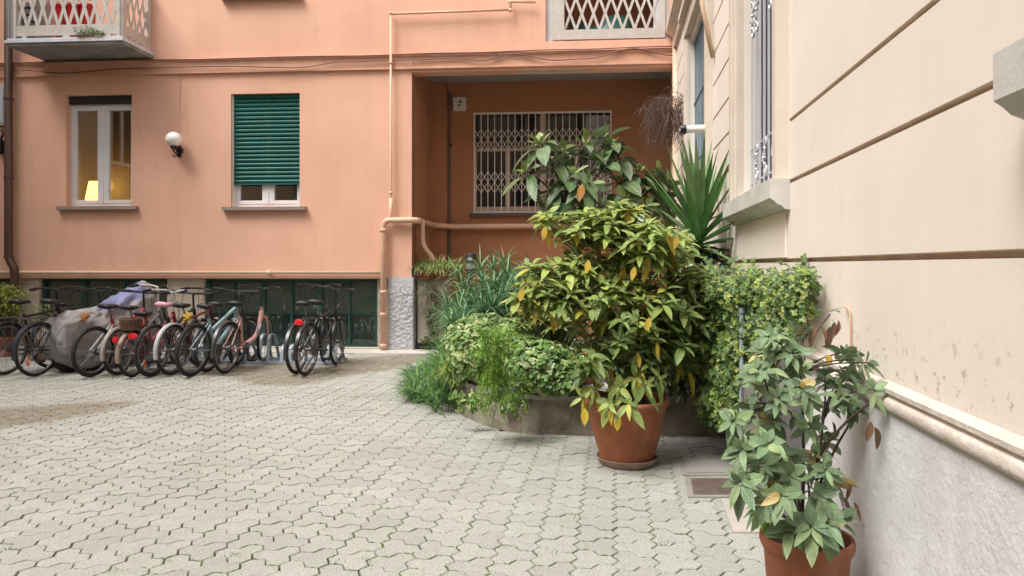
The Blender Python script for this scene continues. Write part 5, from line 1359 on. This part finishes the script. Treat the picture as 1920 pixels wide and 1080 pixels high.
# dark filler shrub behind (between aloe and aucuba), darker loquat shade
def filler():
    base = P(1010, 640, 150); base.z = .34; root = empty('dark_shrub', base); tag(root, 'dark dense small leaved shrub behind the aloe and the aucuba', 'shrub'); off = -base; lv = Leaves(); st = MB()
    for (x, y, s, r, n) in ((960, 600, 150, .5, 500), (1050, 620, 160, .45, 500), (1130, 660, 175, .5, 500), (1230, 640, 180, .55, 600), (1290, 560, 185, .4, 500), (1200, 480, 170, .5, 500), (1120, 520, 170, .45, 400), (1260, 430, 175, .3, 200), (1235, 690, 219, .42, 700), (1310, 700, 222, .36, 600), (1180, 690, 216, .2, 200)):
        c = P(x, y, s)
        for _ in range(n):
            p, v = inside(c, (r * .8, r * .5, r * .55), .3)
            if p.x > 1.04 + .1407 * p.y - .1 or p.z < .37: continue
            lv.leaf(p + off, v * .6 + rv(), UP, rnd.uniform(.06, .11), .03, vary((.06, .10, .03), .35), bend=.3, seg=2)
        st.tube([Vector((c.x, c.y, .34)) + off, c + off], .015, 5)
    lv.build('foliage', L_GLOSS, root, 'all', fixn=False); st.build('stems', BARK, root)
filler()
# gate screen beside the cream wall + ivy over it
gA = G(1391, 903); gB = FW.world(3.9, .03, 0)
SC = empty('metal_screen', (gA.x, gA.y, 0)); tag(SC, 'grey metal screen with a galvanised post and dark panels under the ivy', 'screen')
m = MB(); m.tube([(0, 0, 0), (0, 0, 1.13)], .017, 12); m.lathe((0, 0, 1.13), [(.017, 0), (.026, .005), (.026, .03), (.001, .045)], 12); m.build('post', GALV, SC, True)
dv = Vector((gB.x - gA.x, gB.y - gA.y, 0)); L = dv.length; du_ = dv / L
m = MB()
a, b = du_ * .04, du_ * (L - .03)
m.beam(a + UP * .03, a + UP * .76, .03, .03, up=du_); m.beam(b + UP * .03, b + UP * .80, .03, .03, up=du_)
m.beam(a + UP * .74, b + UP * .74, .028, .03); m.beam(a + UP * .06, b + UP * .06, .028, .03)
mid_ = du_ * (L * .45); m.beam(mid_ + UP * .075, mid_ + UP * .72, .026, .03, up=du_); m.build('screen_frame', GREYM, SC)
m = MB(); m.beam(a + du_ * .016 + UP * .40, mid_ - du_ * .016 + UP * .40, .008, .65); m.build('panel', mat('dull_panel', (.24, .22, .20), .6, var=(.18, .16, .15), vscale=4), SC)
m = MB(); m.beam(mid_ + du_ * .016 + UP * .40, b - du_ * .016 + UP * .40, .008, .65); m.build('panel', GREYM, SC, label='dark grey panel')
def ivy_screen():
    base = P(1400, 640, 290); base.z = .0; root = empty('hanging_ivy', base); tag(root, 'thick ivy hanging over the metal screen beside the cream wall', 'ivy'); off = -base; lv = Leaves()
    cols = [(.12, .21, .03), (.22, .30, .05), (.07, .14, .03), (.26, .30, .07), (.045, .10, .025)]
    bl = [(P(1330, 560, 250), (.24, .26, .26), 1700), (P(1380, 560, 272), (.22, .30, .20), 1500), (P(1440, 540, 300), (.15, .16, .13), 1300), (P(1490, 530, 330), (.075, .12, .085), 600), (P(1350, 650, 262), (.15, .2, .22), 1300), (P(1350, 740, 265), (.10, .14, .20), 700), (P(1300, 510, 240), (.2, .25, .12), 500),
          (P(1400, 505, 280), (.2, .2, .06), 500), (P(1300, 620, 245), (.15, .2, .25), 500)]
    POLY = [(1270, 520), (1340, 482), (1400, 496), (1440, 508), (1495, 500), (1523, 512), (1521, 560), (1500, 620), (1465, 640), (1430, 700), (1400, 690), (1392, 760), (1362, 800), (1315, 780), (1320, 700), (1270, 640)]
    k = 0
    while k < 9500:
        x, y = rnd.uniform(1265, 1525), rnd.uniform(480, 800)
        if not inpoly(x, y, POLY): continue
        hole = noise.noise(Vector((x * .035, y * .03, 5))) + .4 * noise.noise(Vector((x * .09, y * .09, 2)))
        if hole > .27 and rnd.random() < .8: continue
        if y < 526 + 34 * noise.noise(Vector((x * .045, 3, 1))) - 8 and rnd.random() < .85 and x < 1505: continue
        if ((x - 1462) / 34) ** 2 + ((y - 605) / 26) ** 2 < 1 and rnd.random() < .8: continue
        k += 1; edge = noise.noise(Vector((x * .03, y * .03, 0)))
        s_ = max((248 + (x - 1290) / 225 * 92) * (1 - .05 + .05 * edge + rnd.uniform(-.05, .012)), (x - 1150) / rnd.uniform(.93, 1.02)); p = P(x + rnd.gauss(0, 7), y + rnd.gauss(0, 8), s_)
        top = max(0, 1 - (y - 490) / 90)
        lv.ivy(p + off, Vector((-.3, -1, .5 + top * 1.4)) + rv() * .7, rnd.uniform(.026, .046), vary(rnd.choice(cols), .25))
    for _ in range(330):   # stalk up the wall corner post
        p = P(1515 + rnd.gauss(0, 5), rnd.uniform(478, 600), 352); lv.ivy(p + off, Vector((-.3, -1, .3)) + rv() * .6, rnd.uniform(.02, .036), vary(rnd.choice(cols), .25))
    for _ in range(420):
        p = P(rnd.uniform(1440, 1510), rnd.gauss(575, 22), 322); lv.ivy(p + off, Vector((-.3, -1, .3)) + rv() * .6, rnd.uniform(.026, .04), vary(rnd.choice(cols[:4]) if rnd.random() > .08 else (.35, .12, .05), .25))
    for _ in range(500):
        p = P(rnd.gauss(1375, 14), rnd.uniform(700, 800), 268); lv.ivy(p + off, Vector((-.3, -1, .3)) + rv() * .6, rnd.uniform(.026, .042), vary(rnd.choice(cols[:4]), .25))
    lv.v = [v for v in lv.v]
    # keep it off the wall
    nv = []
    for v in lv.v:
        x, y, z = v[0] - off.x, v[1] - off.y, v[2]; lim = 1.04 + .1407 * y - .015
        nv.append((min(x, lim) + off.x, v[1], v[2]))
    lv.v = nv
    lv.build('foliage', L_IVY, root, 'all', fixn=False)
    st = MB()
    for _ in range(0):
        a_ = P(rnd.uniform(1320, 1440), rnd.uniform(500, 560), 300); b_ = a_ + Vector((rnd.uniform(-.2, .1), rnd.uniform(-.1, .2), -rnd.uniform(.2, .6))); a_.x = min(a_.x, 1.0 + .1407 * a_.y); b_.x = min(b_.x, 1.0 + .1407 * b_.y)
        st.tube([q + off for q in stem_pts(a_, b_)], .004, 4, cap=False)
    st.tube([P(1518, 480, 352) + off, P(1519, 700, 352) + off], .006, 5)
    st.build('stems', BARK, root, fixn=False)
ivy_screen()

# ---- pots in the planter, behind
pp = P(1092, 690, 205)
pot('plant_pot', Vector((pp.x, pp.y, .343)), .15, .10, .34, 'terracotta pot on the planter coping behind the aucuba stems', group='terracotta pots')
m = MB(); m.box(-.12, .12, -.3, .3, 0, .03); o = m.build('stone_plank', STONEW); o.location = (P(1118, 730, 213).x, 6.75, .346); tag(o, 'pale stone plank lying across the planter beside the pot', 'stone slab')
# ---- brown small cabinet in the recess with troughs and spider plants
e = fobj('meter_cabinet', 'beige metal meter cabinet against the recess wall behind the corner pier', 'cabinet')
def fq(px, py, d): return Vector(fp(px, py, d))
dC = .10
a = fq(783, 648, dC); b = fq(837, 524, dC)
m = MB(); m.box(a.x, b.x, dC, dC + .45, .12, b.z); m.build('body', BEIGEM, e)
m = MB(); m.box(a.x + .03, b.x - .05, dC - .012, dC - .001, .16, b.z - .04); m.build('door', mat('cab_door', (.40, .35, .31), .6, var=(.34, .29, .25), vscale=5), e)
m = MB(); m.box(a.x - .02, b.x + .02, dC - .01, dC + .46, .0, .119); m.build('plinth', BLACK, e)
m = MB(); m.box(b.x - .035, b.x - .02, dC - .02, dC - .012, b.z - .1, b.z - .07); m.build('keyhole', BLACK, e)
SPC = [(.20, .32, .07), (.34, .40, .12), (.14, .24, .05), (.42, .40, .18)]
for k, (x0, x1, lab) in enumerate(((783, 815, 'small terracotta trough with spider plants on the meter cabinet, nearest the corner pier'), (823, 850, 'small terracotta trough with spider plants at the right end of the meter cabinet'))):
    a = fq(x0, 524, dC); b = fq(x1, 502, dC); L = b.x - a.x; z0 = fq(800, 524, dC).z + .002
    root = empty('flower_trough', FA.world(a.x, dC + .02, z0)); root.rotation_euler = (0, 0, FA.a); tag(root, lab, 'planter', 'troughs on the meter cabinet')
    m = MB(); h = .19
    m.add([(.02, .02, 0), (L - .02, .02, 0), (L - .02, .16, 0), (.02, .16, 0), (0, 0, h), (L, 0, h), (L, .18, h), (0, .18, h), (.015, .015, h), (L - .015, .015, h), (L - .015, .165, h), (.015, .165, h), (.02, .03, h - .04), (L - .02, .03, h - .04), (L - .02, .15, h - .04), (.02, .15, h - .04)],
          [(0, 3, 2, 1), (0, 1, 5, 4), (1, 2, 6, 5), (2, 3, 7, 6), (3, 0, 4, 7), (4, 5, 9, 8), (5, 6, 10, 9), (6, 7, 11, 10), (7, 4, 8, 11), (8, 9, 13, 12), (9, 10, 14, 13), (10, 11, 15, 14), (11, 8, 12, 15), (12, 13, 14, 15)])
    m.box(-.008, L + .008, -.008, .0, h - .035, h); m.build('body', TERRA, root)
    # plant in it
    pr = empty('spider_plant', FA.world(a.x + L / 2, dC + .1, z0 + h - .03)); tag(pr, 'spider plant in the ' + ('trough nearest the corner pier' if k == 0 else 'trough at the right end of the meter cabinet'), 'plant', 'spider plants on the meter cabinet'); lv = Leaves()
    for _ in range(230):
        an = rnd.uniform(0, 2 * PI); d = Vector((math.cos(an), math.sin(an) - .6, rnd.uniform(.2, 1.6)))
        lv.blade(Vector((rnd.uniform(-L * .7, L * .75), rnd.uniform(-.05, .05), 0)), d, rnd.uniform(.22, .42), .014, vary(rnd.choice(SPC), .25), droop=2.6)
    lv.build('foliage', L_GRASS, pr, 'all', fixn=False)
# hanging plant down the cabinet door
pr = empty('trailing_plant', FA.world(fq(808, 540, 0).x, dC - .05, fq(808, 530, 0).z)); tag(pr, 'trailing spider plant hanging down the meter cabinet door', 'plant'); lv = Leaves(); st = MB()
for k in range(620):
    t = rnd.random(); z = -t * .95; sp = .05 + .10 * math.sin(min(t * 1.6, 1) * PI) ; an = rnd.uniform(0, 2 * PI)
    lv.blade(Vector((rnd.gauss(.02 * t, sp), rnd.uniform(-.08, .0), z)), Vector((math.cos(an), -abs(math.sin(an)), rnd.uniform(-.6, .8))), rnd.uniform(.08, .18), .010, vary(rnd.choice([(.12, .17, .05), (.17, .14, .07), (.10, .13, .04), (.22, .2, .09)]), .3), droop=2.5, seg=3)
for k in range(8): st.tube([Vector((rnd.uniform(-.08, .08), 0, .1)), Vector((rnd.uniform(-.1, .1), -.04, -.4)), Vector((rnd.uniform(-.05, .08), -.03, -.9))], .003, 4)
lv.build('foliage', L_GRASS, pr, 'all', fixn=False); st.build('stems', BARK, pr)
pr = empty('seedling_plant', FA.world(fq(800, 640, 0).x, -.0, .02)); tag(pr, 'small pale leafy plant at the foot of the meter cabinet', 'plant'); lv = Leaves()
for k in range(26):
    an = rnd.uniform(0, 2 * PI); lv.leaf(Vector((rnd.gauss(0, .08), rnd.uniform(-.02, .05), rnd.uniform(.02, .22))), Vector((math.cos(an), math.sin(an), .4)), UP, rnd.uniform(.1, .17), .06, vary((.22, .28, .12), .2), bend=.4)
st = MB()
for k in range(6): st.tube([Vector((0, 0, 0)), Vector((rnd.gauss(0, .06), 0, .2))], .003, 4)
lv.build('foliage', L_AUC, pr, 'all', fixn=False); st.build('stems', STEMG, pr)
# blue small plate on the side of pier
e = fobj('street_plate', 'small dark blue plate on the inner face of the corner pier', 'plate')
a = fq(777, 508, .0); m = MB(); m.box(rec[0] + .013, rec[0] + .022, .02, .14, a.z - .12, a.z + .09); m.build('plate', mat('plate_blue', (.04, .05, .10), .5), e)
# black lantern post lamp
c = P(883, 505, 118); root = empty('garden_lantern', Vector((c.x, c.y, .3))); tag(root, 'black capped lantern with pale lens standing behind the aloe', 'lamp')
z0 = c.z - .3
m = MB(); m.lathe((0, 0, 0), [(.03, 0), (.03, z0 - .08), (.07, z0 - .06), (.08, z0)], 14); m.build('post', BLACK, root, True)
m = MB(); m.lathe((0, 0, z0), [(.075, .001), (.08, .05), (.075, .10), (.001, .10)], 16); 
for k in range(4): m.lathe((0, 0, z0 + .02 + k * .024), [(.078, -.004), (.086, 0), (.078, .004)], 16)
m.build('lens', mat('lens', (.33, .31, .29), .3), root, True)
m = MB(); m.lathe((0, 0, z0 + .101), [(.088, 0), (.088, .12), (.075, .15), (.001, .155)], 16); m.build('cap', BLACK, root, True)
m = MB(); m.box(-.045, .015, -.094, -.086, z0 + .14, z0 + .19); m.build('sticker', mat('sticker', (.4, .4, .4), .5), root)
# lidded dark box put into the gap behind the aloe
e = fobj('dark_recess_box', 'dark long box along the recess wall behind the aloe', 'planter')
a = fq(930, 535, RD - .3); b = fq(1050, 513, RD - .3); m = MB(); m.box(a.x, b.x, RD - .3, RD - .02, a.z - .6, b.z); m.box(a.x - .02, b.x + .02, RD - .32, RD - .015, b.z + .001, b.z + .03); m.build('body', mat('dark_box', (.03, .035, .035), .6), e)

# ---- dried hanging plant at the corner downpipe
def dried():
    c = P(1262, 225, 128); root = empty('dried_creeper', c); tag(root, 'dry brown twiggy creeper clinging to the corner drainpipe', 'plant'); lv = Leaves(); st = MB()
    for _ in range(330):
        x = rnd.gauss(0, .12); top = rnd.uniform(-.1, .35); p = Vector((x, rnd.uniform(-.12, .12), top)); pts = [p]
        d = Vector((rnd.gauss(-.25, .5), rnd.gauss(0, .4), rnd.uniform(-.3, .6)))
        for k in range(6): d = (d - UP * .38 + rv() * .35).normalized(); p = p + d * rnd.uniform(.05, .10); pts.append(p)
        st.tube(pts, .003, 3, cap=False)
        for q in pts[1:]:
            if rnd.random() < .7: lv.leaf(q, rv(), rv(), rnd.uniform(.02, .045), .014, vary((.17, .10, .08) if q.x < .04 else (.17, .16, .06), .3), seg=1)
    st.build('stems', mat('dry_twig', (.13, .08, .065), .9), root, fixn=False); lv.build('foliage', leafmat('dry_leaf', .7), root, fixn=False)
dried()
# small succulent on the balcony ledge
c = Vector(FA.world(uz(165, 60, -BD - .02)[0], -BD - .02, bz + .13)); root = empty('ledge_plant', c); tag(root, 'little green plant growing on the balcony edge', 'plant'); lv = Leaves()
for _ in range(420):
    x = rnd.uniform(-.22, .28); h = .16 * max(0, 1 - abs(x + .05) * 2.6) + .03; lv.leaf(Vector((x, rnd.uniform(-.04, .05), rnd.uniform(0, h) - .01)), rv() + UP * .6, UP, rnd.uniform(.025, .045), .016, vary((.20, .27, .09), .35), seg=2)
st = MB()
for k in range(20): x = rnd.uniform(-.2, .24); st.tube([Vector((x, 0, -.02)), Vector((x + .02, 0, .06))], .003, 4)
lv.build('foliage', L_GRASS, root, fixn=False); st.build('stems', STEMG, root)
# things on the balcony
for k, (px, lab, c_, rr) in enumerate(((118, 'red plastic bucket behind the balcony lattice, left one', RED, .12), (142, 'red plastic bucket in the middle behind the balcony lattice', RED, .13), (165, 'red plastic bucket behind the balcony lattice, right one', RED, .12))):
    u = uz(px, 20, -.5)[0]; root = empty('bucket', FA.world(u, -.5, bz + .127)); tag(root, lab, 'bucket', 'red buckets on the balcony'); m = MB(); m.lathe((0, 0, .0), [(.001, 0), (rr * .8, 0), (rr, .62), (rr * 1.06, .62), (rr * 1.06, .65), (rr * .95, .65), (rr * .75, .02)], 18); m.build('body', c_, root, True)
    m = MB(); m.tube([(rr * math.cos(t), 0, .63 + .12 * math.sin(t)) for t in [PI * q / 8 for q in range(9)]], .006, 5); m.build('handle', STEELD, root)
u = uz(55, 20, -.45)[0]; root = empty('storage_crate', FA.world(u, -.45, bz + .127)); root.rotation_euler = (0, 0, FA.a); tag(root, 'grey slatted storage crate behind the left part of the balcony lattice', 'crate')
m = MB()
for k in range(6): m.box(-.25, .25, -.15, .15, .02 + k * .12, .10 + k * .12)
for sx in (-.26, .23): m.box(sx, sx + .03, -.16, .16, 0, .74)
m.build('body', mat('crate', (.28, .28, .29), .7), root)
# loggia contents
root = empty('green_tarpaulin', FA.world(uz(1130, 30, .8)[0], .75, Z0 + .006)); root.rotation_euler = (0, 0, FA.a); tag(root, 'heap under a dark green sheet behind the loggia lattice', 'tarpaulin')
m = MB(); vs = []; fs = []
for i in range(25):
    for j in range(9):
        x = -.7 + i * .055; y = -.2 + j * .05; e_ = min(1, min(i, 24 - i) / 3) * min(1, min(j, 8 - j) / 2); vs.append((x, y, e_ * (.55 + .1 * math.sin(x * 7) + .06 * noise.noise(Vector((x * 6, y * 6, 0))))))
for i in range(24):
    for j in range(8): fs.append((i * 9 + j, (i + 1) * 9 + j, (i + 1) * 9 + j + 1, i * 9 + j + 1))
m.add(vs, fs); m.build('sheet', mat('green_sheet', (.02, .10, .07), .4), root, 'all', fixn=False)
for px, lab in ((1110, 'terracotta pot on the loggia floor behind the left of the lattice'), (1205, 'terracotta pot on the loggia floor behind the right of the lattice')):
    u = uz(px, 40, .3)[0]; pot('plant_pot', FA.world(u, .3, Z0 + .006), .13, .09, .18, lab, group='terracotta pots')

# ---- manhole covers
def cover(poly, name, label, m1, m2, pattern):
    P4 = [Vector((*q, 0)) for q in gp(poly)]; c = sum(P4, Vector()) / 4; root = empty(name, c); tag(root, label, 'manhole cover', 'drain covers')
    q = [p - c for p in P4]
    def quad(k, z0, z1, mm):
        vs = [p * k + UP * z for z in (z0, z1) for p in q]; mm.add(vs, [(0, 1, 5, 4), (1, 2, 6, 5), (2, 3, 7, 6), (3, 0, 4, 7), (4, 5, 6, 7)])
    m = MB(); quad(1, -.02, .009, m); m.build('surround', mat('cover_surround', (.27, .25, .22), .9, var=(.2, .185, .165), vscale=6, bump=.5), root)
    m = MB(); quad(.80, .0091, .014, m); m.build('lid', m2, root)
    if pattern:
        m = MB(); 
        for i in range(1, 14):
            for j in range(1, 14):
                s, t = i / 14, j / 14; p = (q[0] * (1 - s) + q[1] * s) * (1 - t) + (q[3] * (1 - s) + q[2] * s) * t; p = p * .8; dd = .008 if (i + j) % 2 else 0
                a_ = Vector((.012, .0, 0)) if (i + j) % 2 else Vector((0, .012, 0)); m.beam(p - a_ + UP * .0155, p + a_ + UP * .0155, .004, .004)
        m.build('tread_ribs', m2, root)
cover([(1290, 934), (1400, 934), (1386, 897), (1284, 897)], 'drain_cover', 'rusty ribbed square drain cover beside the metal screen post', CONC, RUST, True)
cover([(1280, 893), (1392, 893), (1380, 862), (1274, 862)], 'drain_cover', 'plain concrete drain cover between the big pot and the rusty cover', CONC, mat('cover_conc', (.25, .23, .21), .9, bump=.4), False)

# ---- plants and pots by the left edge behind the bicycles
def leftshrub(px, py, s, r, n, col, name, label):
    c = P(px, py, s); base = Vector((c.x, c.y, .28)); root = empty(name, base); tag(root, label, 'shrub', 'shrubs behind the bicycles'); off = -base; lv = Leaves(); st = MB()
    for _ in range(n):
        p, v = inside(c, r, .3); lv.leaf(p + off, v + rv() * .8, UP, rnd.uniform(.05, .08), .028, vary(col, .3), bend=.3, seg=2)
    for k in range(14): p, v = inside(c, r, .3); st.tube([q + off for q in stem_pts(base, p, n=5)], .005, 4, cap=False)
    lv.build('foliage', L_AUC, root, 'all', fixn=False); st.build('stems', BARK, root)
leftshrub(12, 560, 117, (.36, .25, .26), 900, (.30, .36, .05), 'potted_bush', 'bright yellow green bush at the left edge behind the bicycles')
leftshrub(88, 595, 120, (.30, .2, .2), 500, (.16, .22, .06), 'potted_bush', 'low green bush just left of the covered scooter')
for px, s, lab in ((12, 117, 'terracotta pot under the yellow green bush at the left edge'), (70, 122, 'terracotta pot behind the wheel of the second bicycle'), (92, 120, 'terracotta pot under the low bush beside the covered scooter')):
    c = P(px, 600, s); pot('plant_pot', Vector((c.x, c.y, 0)), .17, .12, .30, lab, group='terracotta pots')

# ================================================================== rest of the courtyard (behind and left of the viewer; seen in the window glass)
def yard_side(name, label, fr, u0, u1, z1, mwall):
    root = empty(name, (*fr.o, 0), fr.a); tag(root, label, 'building'); m = MB(); hs_ = []
    u = u0 + 1.2
    while u < u1 - 1.6:
        for k in range(4): hs_.append((u, u + 1.1, 1.2 + k * 3.3, 3.0 + k * 3.3, .16, False))
        u += 3.0
    panel(m, u0, u1, 0, z1, hs_); m.add([(u0, 0, z1), (u1, 0, z1), (u1, 4, z1), (u0, 4, z1)], [(0, 1, 2, 3)]); m.build('wall', mwall, root)
    for h in hs_:
        f = MB(); f.box(h[0], h[0] + .07, .10, .155, h[2], h[3]); f.box(h[1] - .07, h[1], .10, .155, h[2], h[3]); f.box(h[0] + .071, h[1] - .071, .10, .155, h[2], h[2] + .07); f.box(h[0] + .071, h[1] - .071, .10, .155, h[3] - .07, h[3]); f.box((h[0] + h[1]) / 2 - .05, (h[0] + h[1]) / 2 + .05, .10, .154, h[2] + .071, h[3] - .071)
        f.box(h[0] - .08, h[1] + .08, -.07, .09, h[2] - .06, h[2] - .001)
        fo = f.build('window', WHITEF, root); g = MB(); g.box(h[0], h[1], .156, .17, h[2], h[3]); g.build('pane', DARKIN, fo)
YB = Frame(14, -9, PI); yard_side('opposite_building', 'plain beige apartment block on the opposite side of the courtyard', YB, 0, 30, 14, mat('opposite_render', (.50, .42, .34), .9, var=(.44, .37, .30)))
YL = Frame(-13, -9, PI / 2); yard_side('side_building', 'plain ochre apartment block closing the left side of the courtyard', YL, 0, 22.5, 14, mat('side_render', (.50, .36, .24), .9, var=(.44, .31, .2)))
